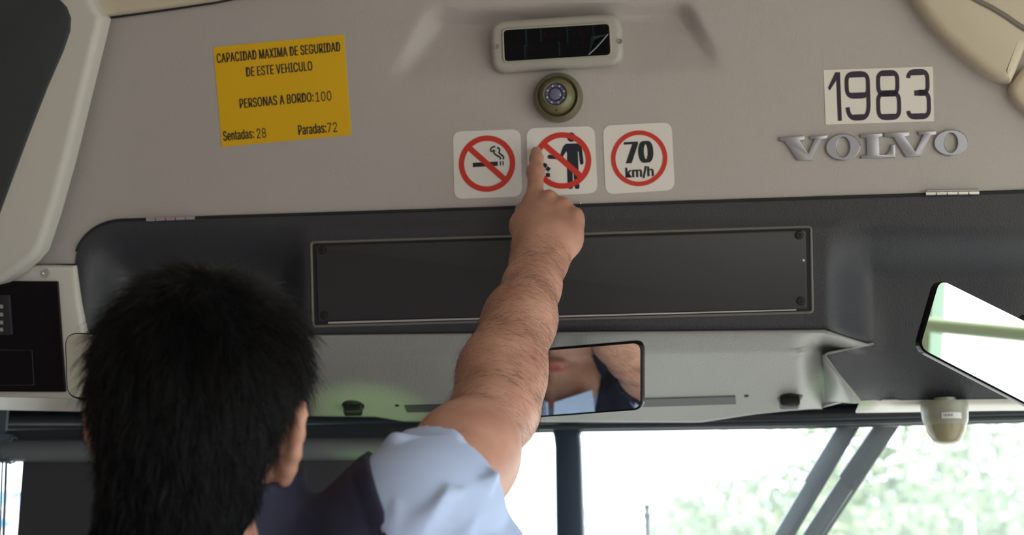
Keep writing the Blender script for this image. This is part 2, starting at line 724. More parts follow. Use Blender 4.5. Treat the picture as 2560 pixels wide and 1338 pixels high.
def on_fascia(name, topc, botc, e0, e1, material, parent):
    """a plate that follows the fascia between two pixel curves"""
    m = MB()
    n = 40
    x0, x1 = topc[0][0], topc[-1][0]
    X0, X1 = botc[0][0], botc[-1][0]
    vs = []
    for i in range(n + 1):
        xa, xb = x0 + (x1 - x0) * i / n, X0 + (X1 - X0) * i / n
        ya = np.interp(xa, [p[0] for p in topc], [p[1] for p in topc])
        yb = np.interp(xb, [p[0] for p in botc], [p[1] for p in botc])
        for k in range(5):
            t = k / 4
            vs.append(DW(xa + (xb - xa) * t, ya + (yb - ya) * t) + FF.n * e1)
        for k in range(5):
            t = k / 4
            vs.append(DW(xa + (xb - xa) * t, ya + (yb - ya) * t) + FF.n * e0)
    fs = []
    for i in range(n):
        a, b = i * 10, (i + 1) * 10
        for k in range(4):
            fs.append((a + k, a + k + 1, b + k + 1, b + k))
        fs.append((a, b, b + 5, a + 5))
        fs.append((a + 4, a + 9, b + 9, b + 4))
    fs.append((0, 1, 2, 3, 4, 9, 8, 7, 6, 5))
    q = n * 10
    fs.append((q, q + 1, q + 2, q + 3, q + 4, q + 9, q + 8, q + 7, q + 6, q + 5))
    m.add(vs, fs)
    return m.build(name, material, parent, smooth=True, angle=30)


on_fascia('vent_surround', [(978, 1003), (1430, 990), (1877, 976)], [(1010, 1036), (1430, 1030), (1850, 1012)], -0.004, 0.003, mat('vent_grey', (0.23, 0.23, 0.23), 0.45), fas)
on_fascia('vent_slot', [(1012, 1008), (1430, 997), (1838, 985)], [(1018, 1025), (1430, 1017), (1840, 1004)], -0.003, 0.0042, mat('slot_dark', (0.06, 0.065, 0.075), 0.5), fas)
for x, y in ((993, 1009), (1866, 985)):
    m = MB()
    m.lathe(DW(x, y) + FF.n * 0.003, FF.n, [(0, .001), (.0028, .0008), (.0032, 0)], 14)
    m.build('screw', M_GAP, fas, smooth=True)
for x, y in ((884, 1010), (1973, 992)):
    kf = Frame(DW(x, y), FF.u, FF.v, FF.n)
    m = MB()
    m.lathe(kf.o, kf.n, [(0.0, 0.005), (0.010, 0.005), (0.0155, 0.003), (0.0175, 0.0), (0.0175, -0.004)], 28)
    kb = m.build('knob_base', M_BLACK, fas, smooth=True)
    m = MB()
    m.prism(kf, rrect(-0.0125, -0.0085, 0.0125, 0.007, 0.0025), 0.002, 0.015, 0.0025, 3)
    m.build('knob', M_BLACK, fas, smooth=True)

# pale lip under the right cheek of the door
LF = Frame(DW(2350, 1001), (1, 0, 0), (0, -0.5, 0.8), None)
m = MB()
lo = HF.n * -0.012
a = [DW(x, bot_y(x) - 1, 0.001) for x in range(2150, 4300, 50)]
back = []
for x in range(2150, 4300, 50):
    t = min(1, (x - 2100) / 250.0)
    back.append(P(x - 10, 1033 - (x - 2150) * 0.016 if x < 2520 else 1027, (DW(x, 1001) - CAM).dot(FWD) + 0.055))
n = len(a)
m.add(a + back, [(i, i + 1, n + i + 1, n + i) for i in range(n - 1)])
o = m.build('door_lip', M_LIGHT, door_t, smooth=True)
md = o.modifiers.new('thickness', 'SOLIDIFY')
md.thickness = 0.002

# ================================================================== recorder housing at the lower left
m = MB()
hs = [(-900, 655), (60, 661), (184, 664), (197, 760), (212, 850), (228, 1000), (190, 1000), (-900, 975)]
m.prism(HF, [HF.uv(x, y, 0.012) for x, y in hs], -0.05, 0.012, 0.006, 3)
hous = thing('recorder_housing', 'pale plastic housing around the black recorder at the far left', 'housing', tuple(HF.hit(60, 850, 0.0)))
m.build('housing_shell', M_LIGHT, hous, smooth=True)
m = MB()
A = [HF.hit(x, y, o_) for x, y, o_ in ((-900, 973, .010), (-900, 1008, -.05), (233, 1030, -.05), (229, 998, .010))]
m.add(A, [(0, 1, 2, 3)])
o = m.build('housing_lip', M_LIGHT, hous)
m = MB()
m.lathe(HF.hit(115, 683, 0.012), HF.n, [(0, .0012), (.0025, .0012), (.003, .003), (.0052, .003), (.0062, .0002), (.0062, -.001)], 20)
m.build('screw', M_CHROME, hous, smooth=True)
m = MB()
m.prism(HF, rquad([HF.uv(-900, 700, .013), HF.uv(146, 703, .013), HF.uv(166, 980, .013), HF.uv(-900, 978, .013)], 0.002), 0.005, 0.0165, 0.001, 2)
rec = thing('tachograph', 'black recorder unit set in the pale housing at the far left', 'recorder', tuple(HF.hit(60, 850, 0.01)))
m.build('face_plate', M_GLOSSBLACK, rec)
m = MB()
m.prism(HF, rquad([HF.uv(-60, 737, .017), HF.uv(27, 737, .017), HF.uv(34, 838, .017), HF.uv(-60, 838, .017)], 0.002), 0.010, 0.021, 0.0015, 2)
rd = m.build('reader', mat('reader_black', (0.02, 0.02, 0.028), 0.25), rec)
m = MB()
for yy in (762, 782, 802, 820):
    m.prism(HF, rquad([HF.uv(-8, yy, .021), HF.uv(7, yy, .021), HF.uv(8, yy + 9, .021), HF.uv(-8, yy + 9, .021)], 0.0008), 0.018, 0.0218, 0.0003, 1)
m.build('keys', mat('key_grey', (0.35, 0.35, 0.33), 0.5), rd)
m = MB()
lp = [HF.hit(x, y, .0168) for x, y in ((-60, 875), (80, 876), (85, 963), (-60, 965))]
m.tube(lp + [lp[0]], 0.0007, 6)
m.build('drawer_line', mat('line_grey', (0.03, 0.03, 0.035), 0.4), rec)

# ================================================================== side cabinet at the top left, nearer
CF = Frame(HF.hit(100, 300, 0.045), (1, 0, 0), (0, -math.sin(RK), math.cos(RK)))
m = MB()
oc = [(150, -330), (205, -90), (228, 0), (255, 38), (243, 90), (212, 215), (168, 395), (133, 520), (112, 585), (98, 625), (75, 652), (40, 680), (0, 706), (-900, 930), (-900, -330)]
m.prism(CF, [CF.uv(*c) for c in oc], -0.028, 0.0, 0.010, 4)
cab = thing('side_cabinet', 'pale side cabinet with a dark panel, leaning into the upper left corner', 'cabinet', tuple(HF.hit(60, 300, .045)))
m.build('cabinet_body', M_LIGHT, cab, smooth=True)
ic = [(50, -300), (100, -90), (146, -5), (168, 18), (178, 45), (176, 78), (160, 125), (118, 222), (70, 345), (28, 458), (0, 535), (-180, 1000), (-900, 1000), (-900, -300)]
m = MB()
m.prism(CF, [CF.uv(*c) for c in ic], -0.01, 0.0045, 0.003, 2)
o = m.build('dark_panel', mat('grey_green_panel', (0.035, 0.042, 0.045), 0.5, bump=.1, bscale=700), cab, smooth=True)

# ================================================================== door-gear covers at the top right, cream
m = MB()
GF = Frame(P(2450, 80, 1.66), (1, 0, 0), (0, -math.sin(RK), math.cos(RK)))
c1 = [(2120, -330), (2235, -90), (2290, 0), (2322, 47), (2362, 92), (2410, 135), (2455, 172), (2490, 194), (2510, 201), (2531, 205), (2546, 172), (2566, 120), (2800, 60), (4200, 20), (4200, -330)]
m.prism(GF, [GF.uv(*c) for c in c1], -0.16, 0.0, 0.012, 4)
cov = m.build('door_gear_cover', M_CREAM, smooth=True)
tag(cov, 'curved cream plastic cover over the top right corner of the header', 'cover')
m = MB()
m.tube([GF.hit(x, y, .0005) for x, y in ((2420, -12), (2445, 2), (2480, 20), (2515, 41), (2545, 62), (2600, 95), (2640, 108))], 0.0032, 8)
m.build('groove', mat('groove_grey', (0.22, 0.19, 0.17), 0.7), cov, smooth=True)
c2 = [(2533, 208), (2532, 226), (2540, 243), (2556, 262), (2640, 330), (2800, 400), (4200, 400), (4200, 75), (2800, 108), (2582, 160), (2566, 165)]
m = MB()
m.prism(GF, [GF.uv(*c) for c in c2], -0.16, -0.008, 0.008, 4)
tag(m.build('pillar_cover', M_CREAM, smooth=True), 'lower cream cover piece at the right edge, below the curved cover', 'cover')

# ================================================================== display unit
BZ = 0.010
disp = thing('stop_display', 'dark dot-matrix display in a rounded beige bezel, above the round camera', 'display', tuple(HF.hit(1390, 110, 0)))
m = MB()
bq = [(1226, 56), (1553, 34), (1560, 164), (1232, 186)]
bz = [HF.uv(*c) for c in bq]
m.prism(HF, rquad(bz, 0.019, 10), -0.030, BZ, 0.007, 5)
m.build('bezel', mat('bezel_beige', (0.40, 0.385, 0.36), 0.42, bump=.1, bscale=500), disp, smooth=True, angle=50)
m = MB()
sq = [HF.uv(*c, BZ) for c in ((1257, 74), (1524, 58), (1528, 139), (1260, 156))]
m.prism(HF, rquad(sq, 0.006, 8), BZ - 0.006, BZ + 0.0012, 0.0005, 1)
scr = m.build('screen', mat('screen_black', (0.003, 0.003, 0.005), 0.25, spec=0.12), disp)
m = MB()
sp = [HF.w(u, v, BZ + 0.001) for u, v in rquad(sq, 0.006, 8)]
m.tube(sp + [sp[0]], 0.0011, 6)
m.build('screen_rim', mat('rim_beige', (0.42, 0.40, 0.32), 0.4), disp, smooth=True)
fq = quadmap([(1257, 74), (1524, 58), (1528, 139), (1260, 156)])


def fS(s, t, off):
    p = fq(s, t, 0)
    return p + HF.n * (BZ + 0.0012 + off)


m = MB()
rr = random.Random(3)
# unlit-looking rows of dim diodes behind the tinted film
for row, segs in ((0.30, [(0.12, 0.18), (0.38, 0.42), (0.44, 0.5), (0.52, 0.57), (0.64, 0.69), (0.71, 0.75), (0.78, 0.82)]), (0.66, [(0.06, 0.12), (0.14, 0.2), (0.23, 0.3), (0.36, 0.41), (0.43, 0.5), (0.52, 0.58), (0.66, 0.72), (0.74, 0.8)])):
    for s0, s1 in segs:
        for i in range(5):
            for j in range(7):
                if rr.random() < 0.5:
                    continue
                s = s0 + (s1 - s0) * i / 5
                t = row - 0.1 + 0.028 * j
                poly(m, fS, [(s, t), (s + .006, t), (s + .006, t + .018), (s, t + .018)], 0.0002)
m.build('diodes', mat('dim_red_diode', (0.03, 0.004, 0.004), 0.6, spec=0.1), scr)
m = MB()
for s, t0, t1, w in ((.005, .15, .6, .012), (.215, .05, .62, .018), (.355, .02, .5, .014), (.2, .55, .97, .02), (.52, .5, .97, .014), (.6, .02, .6, .014), (.84, .05, .4, .016)):
    poly(m, fS, [(s, t0), (s + w, t0), (s + w * 1.1, t1), (s + w * .3, t1)], 0.0003)
m.build('film_streaks', mat('film_streak', (0.012, 0.024, 0.034), 0.5, spec=.1), scr)
m = MB()
p = [fS(.83, .42, .0006), fS(.985, .40, .004), fS(.80, .985, .004), fS(.86, .55, .006)]
m.add([p[0], p[1], p[2], p[3]], [(0, 1, 3), (0, 3, 2)])
m.build('peeled_film', mat('film_curl', (0.03, 0.06, 0.075), 0.35, spec=.2), scr)
m = MB()
m.tube([fS(.985, .40, .005), fS(.93, .6, .0055), fS(.87, .8, .0055), fS(.80, .985, .005)], 0.0008, 6)
m.build('film_edge', mat('film_edge', (0.22, 0.30, 0.31), 0.3), scr)
for x, y in ((1241, 116), (1549, 103)):
    m = MB()
    m.lathe(HF.hit(x, y, BZ), HF.n, [(0, .0002), (.002, .0002), (.003, .0008), (.0034, -.001)], 14)
    m.build('screw', mat('screw_beige', (0.25, 0.23, 0.21), 0.5), disp, smooth=True)

# ================================================================== round camera above the stickers
cc = HF.hit(1396, 245, 0.0)
cdm = thing('dome_camera', 'round olive-grey camera with a glassy blue lens, under the display', 'camera', tuple(cc))
ax = HF.n
m = MB()
m.lathe(cc, ax, [(0.0305, -0.003), (0.0305, 0.006), (0.0292, 0.014), (0.0275, 0.018), (0.0255, 0.0195), (0.0245, 0.0185), (0.0225, 0.012)], 56)
m.build('housing', M_OLIVE, cdm, smooth=True)
tilt = (ax + HF.v * 0.06 - HF.u * 0.05).normalized()
m = MB()
prof = [(0.0240 * math.cos(a), 0.008 + 0.022 * math.sin(a)) for a in [math.radians(k * 8) for k in range(0, 8)]] + [(0.0150, 0.0285), (0.0142, 0.0285), (0.0140, 0.020)]
m.lathe(cc, tilt, prof, 56)
m.build('ball', mat('olive_ball', (0.17, 0.16, 0.085), 0.3), cdm, smooth=True)
m = MB()
m.lathe(cc, tilt, [(0.0142, 0.024), (0.0125, 0.0262), (0.0085, 0.0262), (0.0082, 0.025)], 48)
lr = m.build('led_ring', mat('led_ring_blue', (0.10, 0.10, 0.20), 0.12, coat=1), cdm, smooth=True)
m = MB()
m.lathe(cc, tilt, [(0.0088, 0.0255), (0.0080, 0.0268), (0.0074, 0.0268)], 40)
m.build('lens_rim', M_GLOSSBLACK, cdm, smooth=True)
m = MB()
m.lathe(cc, tilt, [(0.0076, 0.0262), (0.005, 0.0272), (0.0, 0.0275)], 40)
m.build('lens', mat('lens_blue', (0.14, 0.145, 0.24), 0.08, coat=1), cdm, smooth=True)
b1 = tilt.cross(HF.v).normalized()
b2 = tilt.cross(b1)
for k in range(8):
    a = 2 * math.pi * k / 8 + 0.3
    m = MB()
    m.lathe(cc + tilt * 0.0262 + (b1 * math.cos(a) + b2 * math.sin(a)) * 0.0108, tilt, [(0.0014, 0), (0.001, 0.0008), (0, 0.001)], 10)
    m.build('led', mat('led_glass', (0.5, 0.5, 0.6), 0.1), lr, smooth=True)
m = MB()
m.lathe(cc + tilt * 0.0228 - HF.v * 0.0185, (tilt - HF.v * .7).normalized(), [(0.0013, 0), (0.0011, 0.0008), (0, 0.0008)], 10)
m.build('set_screw', M_GAP, cdm)

# ================================================================== yellow capacity sticker
fy = quadmap([(533, 118), (860, 86), (878.5, 337.5), (554.5, 367.5)])


def sticker(name, label, cat, corners, material, r, group=None):
    m = MB()
    q = [HF.uv(*c, 0.0006) for c in corners]
    m.prism(HF, rquad(q, r, 7) if r else q, -0.001, 0.0006)
    o = m.build(name, material)
    tag(o, label, cat, group)
    return o


ys_ = sticker('capacity_sticker', 'yellow rectangular sticker with black capacity text, left on the header', 'sticker', [(533, 118), (860, 86), (878.5, 337.5), (554.5, 367.5)], M_YELLOW, 0)
m = MB()
B = 0.034
put_text(m, 'CAPACIDAD MAXIMA DE SEGURIDAD', fy, .020, .966, .068, .165, .0008, B, 1.05)
put_text(m, 'DE ESTE VEHICULO', fy, .236, .745, .232, .328, .0008, B, 1.05)
put_text(m, 'PERSONAS A BORDO:', fy, .166, .737, .540, .636, .0008, B, 1.05)
put_text(m, '100', fy, .750, .872, .545, .642, .0008, 0.008)
put_text(m, 'Sentadas:', fy, .018, .258, .846, .944, .0008, B, 1.05)
put_text(m, '28', fy, .278, .352, .850, .950, .0008, 0.008)
put_text(m, 'Paradas:', fy, .598, .815, .856, .955, .0008, B, 1.05)
put_text(m, '72', fy, .822, .898, .860, .957, .0008, 0.008)
m.build('lettering', M_INK, ys_)

# ================================================================== three square stickers
G3 = 'white square signs in a row under the round camera'
q1 = [(1132, 329), (1301, 323), (1305, 491), (1136, 498)]
q2 = [(1316, 321), (1486, 315), (1494, 483), (1321, 491)]
q3 = [(1507, 314), (1679, 306), (1687, 475), (1514, 486)]
R_ = 0.0115
s1 = sticker('no_smoking_sticker', 'white square sticker with a crossed-out cigarette, left of the pointing finger', 'sticker', q1, M_WHITE, R_, G3)
f1 = quadmap(q1)
m = MB()
poly(m, f1, [(.285, .475), (.655, .468), (.657, .532), (.286, .54)], .0009)
for a in (.685, .725):
    poly(m, f1, [(a, .467), (a + .018, .467), (a + .019, .53), (a + .001, .53)], .0009)
sA = [(.70, .44), (.69, .405), (.655, .385), (.62, .36), (.60, .335), (.615, .305), (.60, .30), (.565, .32), (.55, .30), (.565, .265), (.605, .245), (.625, .25)]
sB = [(.735, .44), (.745, .41), (.73, .385), (.70, .365), (.675, .335), (.69, .305), (.68, .275), (.65, .26)]
for s_ in (sA, sB):
    stroke(m, f1, s_, .0125, .0125, .0009)
m.build('cigarette', M_INK, s1)
m = MB()
flat_ring(m, f1, .497, .495, .418, .337, .0010)
for cx, cy, ang in ((.497, .495, 43.5),):
    a = math.radians(ang)
    dx, dy = math.cos(a), math.sin(a)
    w, L = .042, .375
    poly(m, f1, [(cx - dx * L - dy * w, cy - dy * L + dx * w), (cx + dx * L - dy * w, cy + dy * L + dx * w), (cx + dx * L + dy * w, cy + dy * L - dx * w), (cx - dx * L + dy * w, cy - dy * L - dx * w)], .0011)
m.build('red_ring', M_RED, s1)

s2 = sticker('no_littering_sticker', 'white square sticker with a crossed-out littering figure, touched by the finger', 'sticker', q2, M_WHITE, R_, G3)
f2 = quadmap(q2)
m = MB()
hd = [(.655 + .062 * math.cos(t), .155 + .07 * math.sin(t)) for t in [k * math.pi / 14 for k in range(28)]]
poly(m, f2, hd, .0009)
poly(m, f2, [(.57, .25), (.74, .25), (.79, .29), (.805, .33), (.82, .54), (.805, .565), (.775, .565), (.765, .54), (.755, .38), (.742, .37), (.742, .60), (.745, .90), (.735, .925), (.69, .925), (.675, .90), (.665, .63), (.655, .63), (.65, .90), (.635, .92), (.59, .92), (.575, .90), (.575, .60), (.585, .40), (.575, .36), (.52, .44), (.48, .42), (.53, .29)], .0009)
poly(m, f2, [(.50, .40), (.53, .44), (.43, .475), (.31, .46), (.295, .43), (.32, .40), (.42, .42)], .00092)
for x, y, a in ((.255, .555, .5), (.30, .61, .6), (.295, .70, .05)):
    c_, s_ = math.cos(a) * .03, math.sin(a) * .03
    poly(m, f2, [(x - c_ + s_, y - c_ - s_), (x + c_ + s_, y - c_ + s_), (x + c_ - s_, y + c_ + s_), (x - c_ - s_, y + c_ - s_)], .0009)
m.build('figure', mat('navy_black_ink', (0.008, 0.012, 0.03), 0.4), s2)
m = MB()
flat_ring(m, f2, .515, .495, .418, .337, .0010)
cx, cy, a = .515, .495, math.radians(43.5)
dx, dy = math.cos(a), math.sin(a)
w, L = .042, .375
poly(m, f2, [(cx - dx * L - dy * w, cy - dy * L + dx * w), (cx + dx * L - dy * w, cy + dy * L + dx * w), (cx + dx * L + dy * w, cy + dy * L - dx * w), (cx - dx * L + dy * w, cy - dy * L - dx * w)], .0011)
m.build('red_ring', M_RED, s2)

s3 = sticker('speed_limit_sticker', 'white square sticker reading 70 km/h in a red ring, rightmost of the three', 'sticker', q3, M_WHITE, R_, G3)
f3 = quadmap(q3)
m = MB()
flat_ring(m, f3, .508, .505, .408, .342, .0010)
m.build('red_ring', M_RED, s3)
m = MB()
put_text(m, '70', f3, .295, .718, .255, .575, .0010, .085)
put_text(m, 'km/h', f3, .300, .710, .625, .800, .0010, .045)
m.build('lettering', M_INK, s3)

# ================================================================== 1983 plate
q4 = [(2059, 175), (2332, 166.5), (2335, 303), (2064, 311.5)]
s4 = sticker('number_sticker', 'white rectangular sticker with the number 1983 above the chrome lettering', 'sticker', q4, mat('cream_vinyl', (0.80, 0.77, 0.72), 0.4), 0)
f4 = quadmap(q4)


def sup(cx, cy, rx, ry, a0, a1, n=26, e=0.5):
    o_ = []
    for k in range(n + 1):
        a = math.radians(a0 + (a1 - a0) * k / n)
        c_, s_ = math.cos(a), math.sin(a)
        o_.append((cx + rx * math.copysign(abs(c_) ** e, c_), cy + ry * math.copysign(abs(s_) ** e, s_)))
    return o_


m = MB()
wx, wy = .0185, .056
poly(m, f4, [(.107, .05), (.15, .05), (.152, .94), (.115, .94), (.113, .20), (.048, .385), (.034, .33)], .0009)
for pts_ in (sup(.305, .295, .098, .195, 0, 360, 60), sup(.305, .50, .098, .39, 0, 165, 40)):
    stroke(m, f4, pts_, wx, wy, .0009)
stroke(m, f4, [(.403, .25), (.403, .50), (.403, .7)], wx, wy, .00091)
stroke(m, f4, sup(.585, .28, .088, .185, 0, 360, 60), wx, wy, .0009)
stroke(m, f4, sup(.588, .685, .096, .215, 0, 360, 60), wx, wy, .0009)
p3 = sup(.86, .285, .088, .19, 192, 450, 60)
stroke(m, f4, p3, wx, wy, .0009)
p3 = sup(.86, .69, .096, .215, -90, 165, 60)
stroke(m, f4, p3, wx, wy, .0009)
poly(m, f4, [(.825, .428), (.865, .426), (.865, .524), (.825, .525)], .00092)
m.build('digits', M_PURPLE, s4)

# ================================================================== raised chrome lettering
emb = thing('chrome_lettering', 'raised satin chrome letters VOLVO under the number sticker', 'lettering', tuple(HF.hit(2185, 362, 0)))


def zz(x, y):
    return (1860 + x * .3887, y * .3887)


def letter(name, outline_list, holes=None):
    m = MB()
    for ol in outline_list:
        m.prism(HF, [HF.uv(*zz(*p), 0.004) for p in ol], 0.0, 0.0042, 0.0009, 2)
    return m.build('letter', M_SATIN, emb, smooth=True, angle=30)


def ring_letter(cx, cy, rx, ry, tx, ty, tilt_=0.03):
    m = MB()
    n = 48
    vs = []
    for k in range(n):
        a = 2 * math.pi * k / n
        for rx_, ry_, off in ((rx, ry, 0.0), (rx, ry, 0.0034), (rx - 5, ry - 5, 0.0042), (rx - tx + 5, ry - ty + 4, 0.0042), (rx - tx, ry - ty, 0.0034), (rx - tx, ry - ty, 0.0)):
            X = cx + rx_ * math.cos(a)
            Y = cy + ry_ * math.sin(a)
            X2, Y2 = zz(X, Y - (X - cx) * tilt_)
            u, v = HF.uv(X2, Y2, 0.004)
            vs.append(HF.w(u, v, off))
    fs = []
    for k in range(n):
        j = (k + 1) % n
        for q in range(6):
            q2_ = (q + 1) % 6
            fs.append((6 * k + q, 6 * k + q2_, 6 * j + q2_, 6 * j + q))
    m.add(vs, fs)
    return m.build('letter', M_SATIN, emb, smooth=True, angle=30)


letter('V', [[(228, 882), (390, 874), (392, 900), (360, 906), (412, 986), (452, 896), (424, 894), (426, 874), (538, 868), (536, 892), (500, 898), (440, 1030), (345, 1032), (262, 910), (230, 908)]])
ring_letter(637, 946, 112, 86, 70, 22)
letter('L', [[(748, 862), (890, 856), (892, 880), (866, 884), (872, 994), (915, 992), (938, 965), (945, 930), (974, 928), (974, 1012), (752, 1020), (752, 1000), (792, 996), (786, 888), (748, 886)]])
letter('V', [[(900, 854), (1062, 848), (1064, 874), (1038, 880), (1100, 972), (1152, 868), (1122, 868), (1120, 846), (1236, 842), (1236, 866), (1204, 872), (1140, 1004), (1042, 1010), (962, 884), (902, 880)]])
ring_letter(1331, 918, 110, 84, 68, 22)
# ================================================================== windshield, frame, pillar
WT = math.radians(8)
WF = Frame(P(1418, 1081, 2.14), (1, 0, 0), (0, -math.sin(WT), math.cos(WT)))
m = MB()
# top bar: upper band, a pale bead, lower lip
top = [(-1500, 1085), (1280, 1084), (1450, 1081), (1980, 1073), (2560, 1058), (4600, 1006)]
tb = [WF.uv(*p) for p in top]
m.prism(WF, tb + [(1.45, 0.62), (-1.5, 0.62)], -0.04, 0.0, 0.004, 2)
fr_t = m.build('trim_1', M_FRAME, smooth=True)
tag(fr_t, 'dark frame bar above the windshield', kind='structure')
m = MB()
m.tube([WF.hit(x, y - 15, 0.004) for x, y in top], 0.0055, 12)
m.build('bead', mat('frame_bead', (0.06, 0.075, 0.095), 0.28), fr_t, smooth=True)
m = MB()
m.tube([WF.hit(x, y - 36, 0.006) for x, y in top], 0.011, 12)
m.build('roll', M_FRAME, fr_t, smooth=True)
m = MB()
pl = [WF.uv(1378, 1070, .0), WF.uv(1385, 1092), WF.uv(1388, 1120), WF.uv(1391, 1338), WF.uv(1399, 2150), WF.uv(1470, 2150), WF.uv(1459, 1338), WF.uv(1452, 1120), WF.uv(1449, 1090), WF.uv(1455, 1070)]
m.prism(WF, pl, -0.03, 0.005, 0.005, 3)
tag(m.build('trim_2', mat('pillar_blue_veil', (0.03, 0.05, 0.085), 0.4), smooth=True), 'dark centre pillar of the windshield', kind='structure')  # bluish glare veil over the pillar is put into its colour
# glass panes with a thin film of dust that scatters the daylight
gm = bpy.data.materials.new('dusty_glass')
gm.use_nodes = True
nt = gm.node_tree
nt.nodes.clear()
go = nt.nodes.new('ShaderNodeOutputMaterial')
tr = nt.nodes.new('ShaderNodeBsdfTransparent')
tr.inputs[0].default_value = (0.97, 1.0, 0.99, 1)
tl = nt.nodes.new('ShaderNodeBsdfTranslucent')
tl.inputs[0].default_value = (0.80, 0.88, 0.90, 1)
gl = nt.nodes.new('ShaderNodeBsdfGlossy')
gl.inputs['Roughness'].default_value = 0.02
mx = nt.nodes.new('ShaderNodeMixShader')
mx.inputs[0].default_value = 0.11
mx2 = nt.nodes.new('ShaderNodeMixShader')
mx2.inputs[0].default_value = 0.04
nt.links.new(tr.outputs[0], mx.inputs[1])
nt.links.new(tl.outputs[0], mx.inputs[2])
nt.links.new(mx.outputs[0], mx2.inputs[1])
nt.links.new(gl.outputs[0], mx2.inputs[2])
nt.links.new(mx2.outputs[0], go.inputs[0])
for k, (x0, x1) in enumerate(((-1.13 - 0.0, WF.uv(1420, 1200)[0] - 0.004), (WF.uv(1420, 1200)[0] + 0.004, 1.45))):
    m = MB()
    m.add([WF.w(x0, 0.05, -0.02), WF.w(x1, 0.05, -0.02), WF.w(x1, -0.98, -0.02), WF.w(x0, -0.98, -0.02)], [(0, 1, 2, 3)])
    tag(m.build('window_%d' % (k + 1), gm), ['left windshield pane behind the blind and the arm', 'right windshield pane with wipers and trees behind'][k], kind='structure')
# lower front wall
m = MB()
m.abox(-1.25, 1.5, 2.12, 2.34, 0.0, 0.70)
m.abox(-1.25, 1.5, 1.75, 2.25, 0.60, 0.70)
tag(m.build('wall_front_lower', M_DARK), 'dark dashboard wall below the windshield', kind='structure')

# ================================================================== sun blind on the left half
m = MB()
m.box(P(480, 1092, 2.02), (1, 0, 0), (0, 1, 0), (0, 0, 1), 0.47, 0.012, 0.012)
tag(m.build('trim_3', M_FRAME), 'dark rail the blind hangs from', kind='structure')
bl = thing('roller_blind', 'dark roller sun blind lowered over the left windshield pane, behind the driver', 'blind', tuple(P(600, 1125, 1.99)))
BF = Frame(P(600, 1125, 1.99), (1, 0, 0), (0, 0, 1))
m = MB()
m.tube([BF.hit(14, 1128), BF.hit(300, 1127), BF.hit(700, 1124), BF.hit(1175, 1121)], 0.0158, 24)
m.build('tube', M_TUBE, bl, smooth=True)
m = MB()
uL, vT = BF.uv(57, 1150)
uLb = BF.uv(45, 1338)[0]
uR = BF.uv(1178, 1150)[0]
vv = BF.uv(500, 1150)[1]
m.prism(BF, [(uL, vv + 0.02), (uL - (uL - uLb) * 3.2, vv - 0.60), (uR, vv - 0.60), (uR, vv + 0.02)], -0.0015, 0.0)
m.build('cloth', M_BLIND, bl)
m = MB()
m.box(BF.hit(8, 1060), BF.u, BF.v, BF.n, 0.0055, 0.026, 0.003)
m.box(BF.hit(10, 1122, .004), BF.u, BF.v, BF.n, 0.010, 0.020, 0.006)
m.build('bracket', mat('bracket_grey', (0.09, 0.12, 0.15), 0.4), bl)
m = MB()
sp = []
for k in range(90):
    a = k * 0.55
    sp.append(BF.hit(24, 1104 + k * 0.6, 0.008) + BF.u * 0.0045 * math.cos(a) + BF.n * 0.0045 * math.sin(a))
m.tube(sp, 0.0009, 6)
m.tube([BF.hit(26, 1108, .01), BF.hit(30, 1097, .012), BF.hit(38, 1094, .012), BF.hit(43, 1098, .012)], 0.0011, 8)
m.tube([BF.hit(12, 1152, .01), BF.hit(26, 1160, .01), BF.hit(38, 1155, .01)], 0.0014, 8)
m.build('spring', mat('spring_metal', (0.25, 0.33, 0.4), 0.35, 0.7), bl, smooth=True)
m = MB()
m.tube([BF.hit(6, 1156, .004), BF.hit(0, 1338, .004), BF.hit(-16, 1700, .004)], 0.0016, 8)
m.tube([BF.hit(16, 1156, .004), BF.hit(9, 1338, .004), BF.hit(-6, 1700, .004)], 0.0022, 8)
m.build('guide_rod', mat('rod_grey', (0.10, 0.13, 0.16), 0.4), bl, smooth=True)

# ================================================================== mirrors


def mirror(name, label, outline, mpx, depth, target, rad, stalk, rim=0.0028, thick=0.012):
    c = P(mpx[0], mpx[1], depth)
    d = (c - CAM).normalized()
    r = (Vector(target) - c).normalized()
    n = (r - d).normalized()
    u = Vector((1, 0, 0))
    u = (u - n * u.dot(n)).normalized()
    v = n.cross(u)
    fr = Frame(c, u, v, n)
    t = thing(name, label, 'mirror', tuple(c))
    q = [fr.uv(*p) for p in outline]
    m = MB()
    m.prism(fr, rquad(q, rad, 9), -thick, 0.0, 0.003, 3)
    m.build('mirror_shell', M_GLOSSBLACK, t, smooth=True)
    cen = sum((Vector(p) for p in q), Vector((0, 0))) / len(q)
    q2 = []
    nq = len(q)
    for i in range(nq):
        a, b, d2 = Vector(q[i - 1]), Vector(q[i]), Vector(q[(i + 1) % nq])
        e1, e2 = (a - b).normalized(), (d2 - b).normalized()
        sn = abs(e1.x * e2.y - e1.y * e2.x)
        q2.append(tuple(b + (e1 + e2) * rim / max(sn, .3)))
    m = MB()
    m.prism(fr, rquad(q2, rad * 0.85, 9), -0.004, 0.0006)
    m.build('glass', M_MIRROR, t)
    m = MB()
    s0 = c - n * (thick)
    m.tube([s0] + [P(*p) for p in stalk], 0.0065, 12)
    m.build('stalk', M_BLACK, t, smooth=True)
    return fr, n


